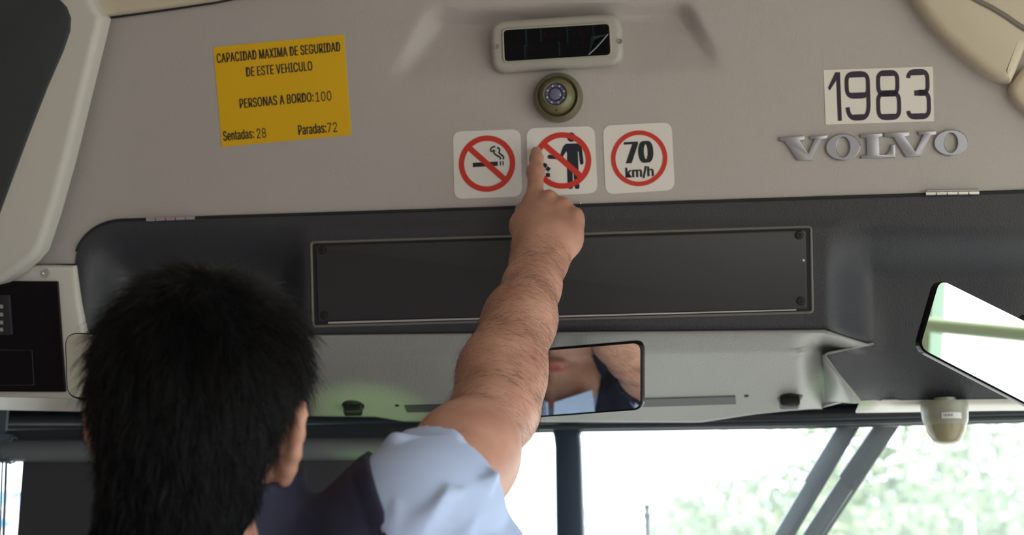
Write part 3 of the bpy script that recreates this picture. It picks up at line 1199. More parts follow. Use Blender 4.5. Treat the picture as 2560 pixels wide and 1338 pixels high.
# pose of the driver's head
HEADC = P(508, 1010, 1.15)
hy, hp = math.radians(0), math.radians(12)
fh = np.array([-math.sin(hy) * math.cos(hp), math.cos(hy) * math.cos(hp), math.sin(hp)])
rh = np.array([math.cos(hy), math.sin(hy), 0])
uh = np.cross(rh, fh)
ro = math.radians(6)
rh, uh = rh * math.cos(ro) - uh * math.sin(ro), uh * math.cos(ro) + rh * math.sin(ro)
MIRROR_TARGET = Vector(np.array(HEADC) + rh * .012 + fh * .098 - uh * .070)
mirror('interior_mirror', 'small rounded mirror showing the driver\'s chin and mouth, right of his raised arm',
       [(1262, 880), (1607, 851), (1607, 1026), (1262, 1052)], (1398, 915), 1.71, MIRROR_TARGET, 0.012,
       [(1440, 925, 1.76), (1430, 915, 1.84)])
mirror('small_mirror', 'small rounded mirror partly hidden behind the driver\'s hair, left side',
       [(160, 830), (420, 838), (420, 1000), (166, 998)], (240, 910), 1.62, (-1.2, -1.2, 1.95), 0.017,
       [(330, 900, 1.70), (360, 880, 1.79)], rim=0.002)
mirror('door_mirror', 'bright tilted mirror at the right edge, in front of the dark door',
       [(2347, 694), (2760, 898), (2700, 1082), (2295, 872)], (2450, 860), 1.52, (1.30, 0.55, 1.60), 0.013,
       [(2520, 850, 1.60), (2560, 800, 1.72)], rim=0.0016)

# ================================================================== hanging dome camera at the lower right
hc = P(2360, 1004, 1.84)
hd_ = thing('hanging_camera', 'translucent dome camera with a small white label, hanging at the lower right', 'camera', tuple(hc))
dn = Vector((0.0, 0.05, -1.0)).normalized()
SPX = 1.84 / FPX
prof = [(30, -8), (30, 2), (57, 2), (58, 10), (58, 26), (57, 28), (56, 42), (54, 52), (50, 60)]
m = MB()
m.lathe(hc, dn, [(r * SPX, h * SPX) for r, h in prof], 48)
m.build('housing', mat('camera_greige', (0.32, 0.32, 0.25), 0.3), hd_, smooth=True)
m = MB()
m.lathe(hc, dn, [(50 * SPX, 60 * SPX), (46 * SPX, 75 * SPX), (40 * SPX, 86 * SPX), (36 * SPX, 93 * SPX), (32 * SPX, 100 * SPX), (20 * SPX, 106 * SPX), (0.0, 108 * SPX)], 48)
m.build('dome', mat('camera_dome', (0.32, 0.29, 0.19), 0.15), hd_, smooth=True)
m = MB()
vs, fs = [], []
e = hc - CAM
ff = Vector((-e.x, -e.y, 0)).normalized()
sd = Vector((-ff.y, ff.x, 0))
if sd.dot(RGT) < 0:
    sd = -sd
for k in range(9):
    a = math.radians(-8 + 50 * k / 8)
    for h in (36, 51):
        p = hc + dn * h * SPX + (ff * math.cos(a) + sd * math.sin(a)) * (58.2 * SPX)
        vs.append(p)
fs = [(2 * k, 2 * k + 1, 2 * k + 3, 2 * k + 2) for k in range(8)]
m.add(vs, fs)
lab = m.build('label', mat('label_white', (0.8, 0.78, 0.82), 0.4), hd_)
m = MB()
for k in range(7):
    a = math.radians(-2 + 3.4 * k)
    c_ = hc + dn * 43 * SPX + (ff * math.cos(a) + sd * math.sin(a)) * (58.6 * SPX)
    m.box(c_, dn, sd, ff, 3.2 * SPX, (0.6 + 0.4 * (k % 2)) * SPX, 0.0001)
m.build('print', mat('label_print', (0.25, 0.25, 0.3), 0.5), lab)

# ================================================================== wipers outside


def wiper(a, b, elbow, w0, w1, label):
    """a upper end, b lower end as pixels on the glass plane"""
    off = -0.055
    t = thing('wiper', label, 'wiper', tuple(WF.hit(a[0], a[1], off)), 'wipers on the right windshield pane')
    A, B, E = Vector(WF.uv(*a, off)), Vector(WF.uv(*b, off)), Vector(WF.uv(*elbow, off))
    d = (B - A).normalized()
    nn = Vector((-d.y, d.x))
    A = A - d * 0.12
    E2 = E

    def strip(p, q, w, o0, o1, nm, side=0.0, mt=M_BLACK):
        m = MB()
        c1, c2 = p + nn * (w / 2 + side), p - nn * (w / 2 - side)
        c3, c4 = q - nn * (w / 2 - side), q + nn * (w / 2 + side)
        m.prism(WF, rquad([tuple(c1), tuple(c2), tuple(c3), tuple(c4)], 0.002, 3), o0, o1, 0.002, 2)
        m.build(nm, mt, t, smooth=True)
    mb_ = mat('wiper_blue_black', (0.018, 0.024, 0.035), 0.4)
    strip(A, E2, w0, off - 0.012, off + 0.006, 'blade_cover', 0, mb_)
    strip(E2 - d * 0.02, B + d * 0.55, w1, off - 0.012, off + 0.002, 'arm', 0.0, mb_)
    strip(A, B + d * 0.5, 0.004, off - 0.006, off + 0.012, 'rubber', w1 * 0.48, M_BLACK)
    m = MB()
    p = E2 + nn * (w0 * .3)
    m.lathe(WF.w(p.x, p.y, off + 0.004), WF.n, [(0, .004), (.006, .003), (.008, -.01)], 14)
    m.build('pivot', M_BLACK, t, smooth=True)


wiper((2118, 1075), (1962, 1338), (2030, 1215), 0.027, 0.022, 'left one of two diagonal black wipers seen through the right windshield pane')
wiper((2212, 1075), (2038, 1338), (2118, 1205), 0.029, 0.024, 'right one of two diagonal black wipers, nearer the dome camera')

# marker rod outside
m = MB()
c0 = P(1617, 1262, 2.55)
q0 = P(1622, 1338, 2.55)
dd = Vector((0, 0, -1))
m.tube([c0 + dd * 0.012, c0 + dd * 0.06, c0 + dd * 0.5, c0 + dd * 1.05], [0.0042, 0.0034, 0.0036, 0.0046], 12)
rod = m.build('marker_rod', M_BLACK, smooth=True)
tag(rod, 'thin black marker rod with a cap standing outside the windshield', 'rod')
m = MB()
m.lathe(c0, dd, [(0, 0), (.0048, 0), (.0052, .007), (.0034, .010), (.0034, .013), (.0058, .016), (.0058, .022), (.0036, .028)], 16)
m.build('cap', M_BLACK, rod, smooth=True)
m = MB()
m.abox(c0.x - 0.06, c0.x + 0.06, 2.34, c0.y + 0.08, c0.z - 1.10, c0.z - 1.05)
m.build('bracket', M_BLACK, rod)

# ================================================================== bus shell
m = MB()
m.abox(-1.3, 1.6, -4.1, 2.4, -0.06, 0.0)
tag(m.build('floor', mat('grey_floor', (0.36, 0.32, 0.27), 0.6, var=.1)), 'grey bus floor', kind='structure')
m = MB()
m.abox(-1.3, 1.6, -4.1, 2.3, 2.27, 2.33)
tag(m.build('ceiling', mat('ceiling_cream', (0.45, 0.42, 0.37), 0.6)), 'pale bus ceiling', kind='structure')
m = MB()
m.abox(-1.3, 1.6, -4.16, -4.1, 0, 2.3)
tag(m.build('wall_back', mat('wall_greige', (0.3, 0.29, 0.27), 0.6)), 'rear bus wall', kind='structure')
MW = mat('wall_cream', (0.50, 0.41, 0.29), 0.5)
m = MB()
m.abox(-1.3, -1.2, -4.1, 2.4, 0, 0.85)
m.abox(-1.3, -1.2, -4.1, 2.4, 1.85, 2.3)
for y0, y1 in ((-4.1, -3.9), (-2.7, 2.2)):
    m.abox(-1.3, -1.2, y0, y1, 0.85, 1.85)
tag(m.build('wall_left', mat('wall_taupe', (0.24, 0.21, 0.18), 0.6)), 'taupe left wall of the bus with window openings', kind='structure')
m = MB()
m.abox(1.5, 1.6, -4.1, 0.1, 0, 0.85)
m.abox(1.5, 1.6, -4.1, 2.4, 2.0, 2.3)
m.abox(1.5, 1.6, 1.75, 2.4, 0, 2.3)
for y0, y1 in ((-4.1, -3.9), (-2.6, -2.5), (-1.25, -1.15), (-0.02, 0.1)):
    m.abox(1.5, 1.6, y0, y1, 0.85, 2.0)
tag(m.build('wall_right', MW), 'right wall of the bus with window openings and the door', kind='structure')
# folding door of the bus: green-tinted bars, seen in the right mirror
MG = mat('pale_green_frame', (0.30, 0.42, 0.30), 0.4)
dr = thing('door_1', 'folding passenger door', 'door', (1.55, 0.9, 0.0))
dr['kind'] = 'structure'
del dr['category']
m = MB()
for y in (0.14, 0.52, 0.90, 1.28, 1.68):
    m.abox(1.53, 1.57, y - 0.022, y + 0.022, 0, 2.0)
for z in (0.02, 1.02, 1.96):
    m.abox(1.53, 1.57, 0.1, 1.72, z - 0.025, z + 0.025)
m.build('door_frame', MG, dr)
m = MB()
m.tube([(1.46, 0.2, 1.62), (1.46, 0.9, 1.62), (1.46, 1.62, 1.62)], 0.017, 12)
m.build('grab_rail', MG, dr, smooth=True)
# unseen strip lamps, added to warm and brighten the header's right side
for k, y in enumerate((-2.6, -1.1, 0.2)):
    for sx_ in (0.78,):
        t = thing('added_ceiling_light', 'added unseen warm strip lamp on the ceiling, ' + ('farthest back', 'middle one', 'nearest the header')[k], 'lamp', (sx_, y, 2.27), 'added ceiling strip lamps')
        m = MB()
        m.abox(sx_ - .09, sx_ + .09, y - .5, y + .5, 2.245, 2.27)
        m.build('lamp_base', M_LIGHT, t)
        m = MB()
        m.abox(sx_ - .07, sx_ + .07, y - .47, y + .47, 2.232, 2.246)
        m.build('diffuser', mat('lamp_diffuser_%d' % k, (0.9, 0.85, 0.75), 0.5, emit=((1.0, 0.72, 0.42), (2.6, 2.6, 7.0)[k])), t)

# magenta curtain on the left wall, seen in the small mirror
m = MB()
cu = []
for i in range(61):
    y = 0.18 + 0.62 * i / 60
    x = -1.165 + 0.018 * math.sin(i * 0.9)
    cu.append((x, y))
vs = [(x, y, 0.75) for x, y in cu] + [(x, y, 1.52) for x, y in cu]
n = len(cu)
m.add(vs, [(i, i + 1, n + i + 1, n + i) for i in range(n - 1)])
o = m.build('curtain', mat('magenta_cloth', (0.48, 0.02, 0.25), 0.8), smooth=True)
tag(o, 'magenta curtain on the left bus wall behind the driver', 'curtain')
md = o.modifiers.new('thickness', 'SOLIDIFY')
md.thickness = 0.003

# ================================================================== outside
m = MB()
m.add([(-60, -60, -0.4), (60, -60, -0.4), (60, 90, -0.4), (-60, 90, -0.4)], [(0, 1, 2, 3)])
tag(m.build('ground', mat('pale_ground', (0.32, 0.31, 0.28), 0.9, var=.15, vscale=.3)), 'pale ground outside the bus', kind='structure')

leaf = bpy.data.materials.new('pale_green_leaves')
leaf.use_nodes = True
nt = leaf.node_tree
b = nt.nodes['Principled BSDF']
tc = nt.nodes.new('ShaderNodeTexCoord')
nz = nt.nodes.new('ShaderNodeTexNoise')
nz.inputs['Scale'].default_value = 1.1
rp = nt.nodes.new('ShaderNodeValToRGB')
rp.color_ramp.elements[0].position, rp.color_ramp.elements[1].position = 0.35, 0.65
rp.color_ramp.elements[0].color = (0.16, 0.20, 0.13, 1)
rp.color_ramp.elements[1].color = (0.33, 0.36, 0.24, 1)
nt.links.new(tc.outputs['Object'], nz.inputs['Vector'])
nt.links.new(nz.outputs[0], rp.inputs[0])
tl = nt.nodes.new('ShaderNodeBsdfTranslucent')
mxl = nt.nodes.new('ShaderNodeMixShader')
mxl.inputs[0].default_value = 0.32
nt.links.new(rp.outputs[0], b.inputs['Base Color'])
nt.links.new(rp.outputs[0], tl.inputs[0])
nt.links.new(b.outputs[0], mxl.inputs[1])
nt.links.new(tl.outputs[0], mxl.inputs[2])
nt.links.new(mxl.outputs[0], nt.nodes['Material Output'].inputs[0])
M_TRUNK = mat('bark', (0.16, 0.13, 0.10), 0.9)


def foliage(n, seed, sx_, sz, lsz, sparse):
    r = np.random.RandomState(seed)
    cl = r.normal(size=(26, 3))
    cl /= np.linalg.norm(cl, axis=1)[:, None]
    cl *= r.uniform(0.35, 1.0, (26, 1))
    cl[:, 0] *= sx_
    cl[:, 1] *= sx_
    cl[:, 2] *= sz
    k = r.randint(0, 26, n)
    c = cl[k] + r.normal(size=(n, 3)) * sx_ * (0.20 - sparse)
    a = r.normal(size=(n, 3))
    a /= np.linalg.norm(a, axis=1)[:, None]
    b_ = np.cross(a, r.normal(size=(n, 3)))
    b_ /= np.linalg.norm(b_, axis=1)[:, None]
    s = lsz * r.uniform(0.6, 1.3, (n, 1))
    v = np.stack([c - a * s, c - b_ * s * .5, c + a * s, c + b_ * s * .5], 1).reshape(-1, 3)
    me = bpy.data.meshes.new('foliage')
    f = np.arange(4 * n).reshape(-1, 4)
    me.from_pydata(v.tolist(), [], f.tolist())
    me.materials.append(leaf)
    return me


FOL = [foliage(5200, 5, 2.2, 1.9, 0.12, 0.02), foliage(2600, 6, 1.8, 1.9, 0.09, 0.07), foliage(4200, 8, 2.6, 1.4, 0.12, 0.02)]


def tree(px, ytop, dist, kind, scale, label):
    top = P(px, ytop, dist)
    hgt = {0: 1.9, 1: 2.2, 2: 1.5}[kind] * scale
    cz = top.z - hgt
    base = Vector((top.x, top.y, -0.4))
    t = thing('tree', label, 'tree', tuple(base), 'trees beyond the windshield')
    o = bpy.data.objects.new('foliage', FOL[kind])
    COL.objects.link(o)
    o.parent = t
    o.location = (0, 0, cz + 0.4)
    o.scale = (scale,) * 3
    o.rotation_euler = (0, 0, rnd.uniform(0, 6))
    m = MB()
    tp = Vector((top.x, top.y, cz + 0.3 * scale))
    m.tube([base, base.lerp(tp, .5) + Vector((.08, 0, 0)), tp], [0.16 * scale, 0.12 * scale, 0.05 * scale], 10)
    for k in range(5):
        a = k * 1.3
        m.tube([tp.lerp(base, 0.25), tp + Vector((math.cos(a), math.sin(a), 0.6)) * scale * 1.1], [0.06 * scale, 0.02 * scale], 6)
    m.build('trunk', M_TRUNK, t, smooth=True)


tree(2300, 1085, 24, 0, 1.25, 'tall leafy tree behind the dome camera, right windshield pane')
tree(2060, 1150, 27, 0, 1.2, 'leafy tree between the wipers and the dome camera')
tree(1880, 1105, 22, 1, 0.9, 'sparse airy tree left of the wipers')
tree(2560, 1215, 20, 0, 1.0, 'bushy tree at the right edge of the windshield')
tree(1760, 1250, 30, 2, 1.0, 'low bushy tree right of the thin marker rod')
tree(1500, 1262, 32, 1, 0.9, 'small thin tree between the centre pillar and the marker rod')
tree(1300, 1215, 30, 1, 1.1, 'faint tree seen between the sleeve and the centre pillar')
tree(2180, 1255, 18, 2, 0.9, 'low leafy bush below the wipers')
tree(2440, 1290, 16, 2, 0.8, 'low bush under the dome camera, nearest to the bus')

# lamp post far behind
m = MB()
lp0 = P(2424, 1296, 14)
m.tube([(lp0.x, lp0.y, -0.4), tuple(lp0), (lp0.x - .10, lp0.y, lp0.z + .06)], 0.035, 8)
tag(m.build('white_post', M_WHITE, smooth=True), 'short white post among the bushes under the dome camera', 'post')

# sign board beyond the left gap
SFc = P(-30, 1300, 11.0)
SF = Frame(SFc, (1, 0, 0), (0, 0, 1))
sb = thing('sign_board', 'white and blue sign board with a black X, outside the gap beside the blind', 'sign', tuple(SFc))
m = MB()
m.prism(SF, [SF.uv(-250, 1226), SF.uv(62, 1226), SF.uv(62, 1345), SF.uv(-250, 1345)], -0.05, 0.0)
m.build('board', M_WHITE, sb)
m = MB()
m.prism(SF, [SF.uv(-250, 1228), SF.uv(53, 1228), SF.uv(51, 1262), SF.uv(-250, 1262)], 0.0, 0.003)
m.build('blue_band', mat('sky_blue_print', (0.25, 0.50, 0.85), 0.5), sb)
m = MB()
m.prism(SF, [SF.uv(33, 1229), SF.uv(54, 1229), SF.uv(54, 1240), SF.uv(33, 1240)], 0.003, 0.006)
m.prism(SF, [SF.uv(-250, 1281), SF.uv(52, 1280), SF.uv(52, 1283), SF.uv(-250, 1284)], 0.003, 0.006)
for (xa, ya), (xb, yb) in (((26, 1270), (40, 1281)), ((39, 1269), (27, 1282))):
    A, B = Vector(SF.uv(xa, ya)), Vector(SF.uv(xb, yb))
    d = (B - A).normalized()
    nn = Vector((-d.y, d.x)) * 0.006
    m.prism(SF, [tuple(A + nn), tuple(A - nn), tuple(B - nn), tuple(B + nn)], 0.003, 0.006)
m.build('print', M_INK, sb)
m = MB()
m.prism(SF, rquad([SF.uv(-40, 1322), SF.uv(-40, 1308), SF.uv(-22, 1302), SF.uv(-12, 1296), SF.uv(12, 1296), SF.uv(26, 1304), SF.uv(29, 1316), SF.uv(26, 1320)], 0.01, 3), 0.002, 0.006)
m.build('car_picture', mat('blue_print', (0.04, 0.22, 0.60), 0.4), sb)
m = MB()
m.box((SFc.x - .2, SFc.y + .06, (SFc.z - 0.4) / 2 - 0.1), (1, 0, 0), (0, 1, 0), (0, 0, 1), 0.04, 0.04, (SFc.z + 0.4) / 2)
m.build('post', M_WHITE, sb)
# ================================================================== implicit surfaces for the person


class Field:
    """smooth union of round cones and ellipsoids"""

    def __init__(s):
        s.p = []
        s.post = None

    def cone(s, a, b, ra, rb, k=0.012):
        s.p.append(('c', np.array(a, float), np.array(b, float), ra, rb, k))
        return s

    def chain(s, pts, rads, k=0.012):
        for i in range(len(pts) - 1):
            s.cone(pts[i], pts[i + 1], rads[i], rads[i + 1], k)
        return s

    def ell(s, c, r, rot=None, k=0.012, cut=False):
        R = np.eye(3) if rot is None else np.array(rot, float)
        s.p.append(('s' if cut else 'e', np.array(c, float), np.array(r, float), R, None, k))
        return s

    def __call__(s, X):
        d = np.full(len(X), 9.0)
        for kind, a, b, ra, rb, k in s.p:
            if kind == 'c':
                ab = b - a
                L = max((ab * ab).sum(), 1e-12)
                t = np.clip(((X - a) @ ab) / L, 0, 1)
                q = X - a - t[:, None] * ab
                e = np.sqrt((q * q).sum(1)) - (ra + (rb - ra) * t)
            else:
                q = (X - a) @ ra.T
                k0 = np.sqrt(((q / b) ** 2).sum(1)) + 1e-9
                k1 = np.sqrt(((q / (b * b)) ** 2).sum(1)) + 1e-9
                e = k0 * (k0 - 1) / k1
            if kind == 's':
                h = np.clip(0.5 - 0.5 * (d + e) / k, 0, 1)
                d = d * (1 - h) + (-e) * h + k * h * (1 - h)
            else:
                h = np.clip(0.5 + 0.5 * (e - d) / k, 0, 1)
                d = e * (1 - h) + d * h - k * h * (1 - h)
        if s.post:
            d = s.post(X, d)
        return d


def surface(f, lo, hi, h, lev=5, slack=1.35):
    """surface nets on a sparse grid"""
    lo = np.array(lo, float)
    hi = np.array(hi, float)
    S = 2 ** lev
    n = np.ceil((hi - lo) / (S * h)).astype(int)
    g = np.stack(np.meshgrid(*[np.arange(k) for k in n], indexing='ij'), -1).reshape(-1, 3)
    while True:
        c = lo + (g + 0.5) * S * h
        d = f(c)
        g = g[np.abs(d) < S * h * 0.87 * slack + (0.006 if S > 1 else 0.0005)]
        if S == 1:
            break
        S //= 2
        o = np.array([(i, j, k) for i in (0, 1) for j in (0, 1) for k in (0, 1)])
        g = (g[:, None, :] * 2 + o[None]).reshape(-1, 3)
    B = 4096

    def key(a):
        return (a[..., 0] * B + a[..., 1]) * B + a[..., 2]
    o = np.array([(i, j, k) for i in (0, 1) for j in (0, 1) for k in (0, 1)])
    cor = g[:, None, :] + o[None]
    ck = key(cor)
    uk, inv = np.unique(ck.reshape(-1), return_inverse=True)
    ui = np.stack([uk // (B * B), (uk // B) % B, uk % B], 1)
    val = f(lo + ui * h)
    V = val[inv].reshape(ck.shape)
    act = (V.min(1) < 0) & (V.max(1) >= 0)
    g, V = g[act], V[act]
    P0 = cor[act] * h + lo
    E = [(0, 1), (2, 3), (4, 5), (6, 7), (0, 2), (1, 3), (4, 6), (5, 7), (0, 4), (1, 5), (2, 6), (3, 7)]
    acc = np.zeros((len(g), 3))
    cnt = np.zeros(len(g))
    for a, b in E:
        va, vb = V[:, a], V[:, b]
        m = (va < 0) != (vb < 0)
        t = np.where(m, va / np.where(va == vb, 1, va - vb), 0)
        p = P0[:, a] + (P0[:, b] - P0[:, a]) * t[:, None]
        acc += np.where(m[:, None], p, 0)
        cnt += m
    verts = acc / np.maximum(cnt, 1)[:, None]
    gk = key(g)
    order = np.argsort(gk)
    gs = gk[order]

    def find(a):
        k = key(a)
        i = np.clip(np.searchsorted(gs, k), 0, len(gs) - 1)
        ok = gs[i] == k
        return order[i], ok
    faces = []
    for ax, hi_c in ((0, 4), (1, 2), (2, 1)):
        m = (V[:, 0] < 0) != (V[:, hi_c] < 0)
        gg = g[m]
        inside = V[m, 0] < 0
        u = np.zeros(3, int)
        w = np.zeros(3, int)
        u[(ax + 1) % 3] = 1
        w[(ax + 2) % 3] = 1
        i0 = np.nonzero(m)[0]
        i1, k1 = find(gg - u)
        i2, k2 = find(gg - u - w)
        i3, k3 = find(gg - w)
        ok = k1 & k2 & k3
        q = np.stack([i0, i1, i2, i3], 1)
        q[~inside] = q[~inside][:, ::-1]
        faces.append(q[ok])
    F = np.concatenate(faces)
    return verts, F


def drop_crumbs(V, F, keep=0.02):
    """keep only pieces larger than a share of the biggest one"""
    e = np.concatenate([F[:, [0, 1]], F[:, [1, 2]], F[:, [2, 3]]])
    lab = np.arange(len(V))
    while True:
        m = np.minimum(lab[e[:, 0]], lab[e[:, 1]])
        new = lab.copy()
        np.minimum.at(new, lab[e[:, 0]], m)
        np.minimum.at(new, lab[e[:, 1]], m)
        new = new[new]
        new = np.minimum(new, new[lab])
        if (new == lab).all():
            break
        lab = new
    cnt = np.bincount(lab, minlength=len(V))
    ok = cnt[lab] > cnt.max() * keep
    mp = np.cumsum(ok) - 1
    F = F[ok[F[:, 0]]]
    return V[ok], mp[F]


def np_mesh(name, V, F, material, parent, base, smooth_it=2):
    if smooth_it:
        V, F = drop_crumbs(V, F)
    if smooth_it:
        a = np.concatenate([F[:, [0, 1]], F[:, [1, 2]], F[:, [2, 3]], F[:, [3, 0]]])
        a = np.concatenate([a, a[:, ::-1]])
        cnt = np.bincount(a[:, 0], minlength=len(V))[:, None]
        for _ in range(smooth_it):
            s_ = np.stack([np.bincount(a[:, 0], weights=V[a[:, 1], i], minlength=len(V)) for i in range(3)], 1)
            V = V * 0.4 + 0.6 * s_ / np.maximum(cnt, 1)
    me = bpy.data.meshes.new(name)
    me.vertices.add(len(V))
    me.vertices.foreach_set('co', (V - np.array(base)).astype(np.float32).ravel())
    me.loops.add(F.size)
    me.loops.foreach_set('vertex_index', F.astype(np.int32).ravel())
    me.polygons.add(len(F))
    me.polygons.foreach_set('loop_start', np.arange(0, F.size, 4, dtype=np.int32))
    me.polygons.foreach_set('loop_total', np.full(len(F), 4, dtype=np.int32))
    me.update(calc_edges=True)
    me.validate()
    me.shade_smooth()
    o = link(name, me, material, parent)
    return o, V


def gradn(f, X, e=0.0015):
    g = np.stack([f(X + np.eye(3)[i] * e) - f(X - np.eye(3)[i] * e) for i in range(3)], 1)
    return g / (np.linalg.norm(g, axis=1)[:, None] + 1e-9)


def A(v):
    return np.array([v[0], v[1], v[2]], float)


# ------------------------------------------------------------------ pose
fing = HF.hit(1341, 372, 0.0)
ES = P(1240, 1022, 1.39)          # elbow
WR = P(1345, 662, 1.60)           # wrist
SH = P(1048, 1318, 1.17)          # right shoulder joint
HC = np.array(HEADC)         # skull centre
RH = np.stack([rh, fh, uh])       # rows: local axes


def HL(x, y, z):
    return HC + rh * x + fh * y + uh * z


NB = A(P(572, 1420, 1.175))        # base of the neck
SHL = A(SH) + np.array([-0.385, -0.035, -0.075])   # left shoulder, lower
SHA = A(SH)
CH = NB + np.array([-0.005, 0.03, -0.14])
PV = NB + np.array([0.0, 0.03, -0.52])

ncol = HL(0, -.028, -.06) - NB
ncol /= np.linalg.norm(ncol)
body = Field()
# cranium and face
body.ell(HL(0, -0.008, 0.024), (0.071, 0.092, 0.074), RH, 0.01)
body.ell(HL(0, 0.025, -0.035), (0.060, 0.066, 0.078), RH, 0.03)
body.ell(HL(0, 0.045, 0.025), (0.060, 0.046, 0.050), RH, 0.02)
for s_ in (-1, 1):
    body.chain([HL(.057 * s_, .010, -.045), HL(.053 * s_, .022, -.078), HL(.030 * s_, .062, -.103), HL(0, .078, -.110)], [.018, .017, .017, .019], 0.02)
    body.ell(HL(.043 * s_, .066, -.028), (.023, .018, .017), RH, 0.02)     # cheekbone
    body.chain([HL(.010 * s_, .094, .021), HL(.040 * s_, .082, .022)], [.007, .007], 0.012)  # brow
    body.ell(HL(.033 * s_, .092, -.004), (.014, .008, .009), RH, 0.008, cut=True)    # socket
    body.ell(HL(.013 * s_, .108, -.040), (.008, .009, .007), RH, 0.006)    # nostril wing
body.chain([HL(0, .092, .012), HL(0, .108, -.018), HL(0, .118, -.036)], [.007, .009, .010], 0.012)
body.ell(HL(0, .092, -.066), (.022, .012, .006), RH, 0.008)     # upper lip
body.ell(HL(0, .090, -.079), (.019, .012, .006), RH, 0.008)     # lower lip
body.ell(HL(0, .106, -.0725), (.021, .012, .0016), RH, 0.003, cut=True)
body.ell(HL(0, .078, -.098), (.030, .016, .018), RH, 0.02)
# neck
body.chain([HL(0, -.022, -.045), HL(0, -.030, -.10), NB + np.array([0, -.005, .02]), NB + np.array([0, 0.01, -.05])], [.052, .052, .054, .062], 0.02)
body.ell(HL(0, .020, -.105), (.040, .046, .030), RH, 0.03)
# ears
for s_ in (-1, 1):
    cx = .0690 * s_

    def EL(x, y, z):
        return HL(cx + x * s_, -.004 + y, -.026 + z)
    hel = [(0.0, .012, .010), (.006, .012, .022), (.012, .002, .031), (.016, -.010, .026), (.017, -.016, .010), (.015, -.014, -.006), (.010, -.008, -.018), (.005, -.001, -.027)]
    body.chain([EL(*q) for q in hel], [.004, .0042, .0044, .0048, .0050, .0050, .0055, .0072], 0.006)
    body.ell(EL(.004, -.001, .004), (.007, .015, .024), RH, 0.008)
    body.ell(EL(.014, .002, .002), (.006, .008, .012), RH, 0.004, cut=True)
# torso
iT = len(body.p)
body.chain([NB + np.array([0, 0.01, -.03]), CH, PV], [.075, .105, .105], 0.05)
for s_, S in ((1, SHA), (-1, SHL)):
    body.chain([NB + np.array([.03 * s_, 0.0, -.050]), NB * .45 + S * .55 + np.array([0, 0, -.028]), S + np.array([0, 0, -.006])], [.046, .044, .046], 0.025)
    body.chain([CH + np.array([.07 * s_, .01, .0]), CH + np.array([.075 * s_, .01, -.16]), PV + np.array([.07 * s_, 0, 0])], [.095, .085, .095], 0.05)
    body.cone(S, CH + np.array([.08 * s_, .0, -.02]), .05, .09, 0.04)
# right arm
E_, W_r = A(ES), A(WR)
ad = (W_r - E_) / np.linalg.norm(W_r - E_)
side = np.cross(ad, A(FWD))
side /= np.linalg.norm(side)       # points to picture right/left across the forearm
if side @ A(RGT) < 0:
    side = -side
dep = np.cross(side, ad)
um = SHA * .45 + E_ * .55
body.chain([SHA, um, E_], [.048, .041, .0360], 0.04)
iT2 = len(body.p)
f1_ = E_ + ad * .055
f2_ = E_ + ad * .15
f3_ = E_ + ad * .215
body.chain([E_, f1_ - side * .003, f2_ - side * .001, f3_, W_r], [.0350, .0350, .0295, .0252, .0236], 0.035)
body.cone(f1_ - side * .007, f2_ - side * .005, .029, .023, 0.035)     # brachioradialis
body.ell(E_ + side * .020 - ad * .006, (.012, .014, .014), None, 0.016)    # elbow point
body.cone(W_r - side * .009, W_r + side * .009, .0195, .0185, 0.015)


# right hand: pixel + depth anchors
def H(x, y, d):
    return A(P(x, y, d))


mcp = [H(1338, 506, 1.668), H(1371, 507, 1.664), H(1403, 519, 1.655), H(1430, 542, 1.645)]
car = [H(1322, 640, 1.603), H(1338, 643, 1.601), H(1357, 645, 1.600), H(1374, 650, 1.598)]
rad_m = [.0110, .0108, .0104, .0100]
for a, b, r_ in zip(car, mcp, rad_m):
    body.chain([a, a * .5 + b * .5 + A(FWD) * .003, b], [.0165, .0135, r_], 0.011)
# palm bulk behind the metacarpals
body.cone(H(1352, 612, 1.625), H(1352, 545, 1.672), .024, .021, 0.02)
body.cone(H(1395, 600, 1.632), H(1405, 555, 1.668), .021, .017, 0.02)
body.cone(W_r, H(1345, 625, 1.615), .0235, .0240, 0.02)
# tendons
for (x0, y0, x1, y1, d0, d1) in ((1338, 512, 1340, 600, 1.655, 1.596), (1373, 512, 1352, 602, 1.651, 1.594), (1408, 526, 1366, 606, 1.643, 1.593), (1434, 548, 1380, 612, 1.634, 1.592)):
    body.cone(H(x0, y0, d0 - .0015), H(x1, y1, d1 - .001), .0042, .0024, 0.0035)
# knuckle bumps
for q, r_ in zip([H(1373, 494, 1.660), H(1409, 512, 1.652), H(1439, 538, 1.641)], (.0098, .0094, .0090)):
    body.ell(q - A(FWD) * .002, (r_, r_, r_), None, 0.005)
# index finger, straight to the sticker
tip = A(fing) - A(FWD) * 0.0075 + A(UPV) * -.004
i1 = H(1338, 492, 1.672)
i2 = H(1339, 430, 1.703)
i3 = H(1341, 398, 1.724)
body.chain([i1, i2, i3, tip], [.0108, .0092, .0082, .0068], 0.006)
body.ell(i2, (.0094, .0094, .0090), None, 0.008)
# curled fingers: knuckle, forward to the middle joint, back under to the palm
for mc, px_, py_, r_ in ((mcp[1], 1380, 520, .0096), (mcp[2], 1413, 534, .0092), (mcp[3], 1440, 556, .0084)):
    pip = H(px_, py_ - 6, 1.708)
    dip = H(px_ - 2, py_ + 26, 1.712)
    ftip = H(px_ - 4, py_ + 44, 1.690)
    body.chain([mc, pip, dip, ftip], [r_ * 1.08, r_, r_ * .92, r_ * .86], 0.004)
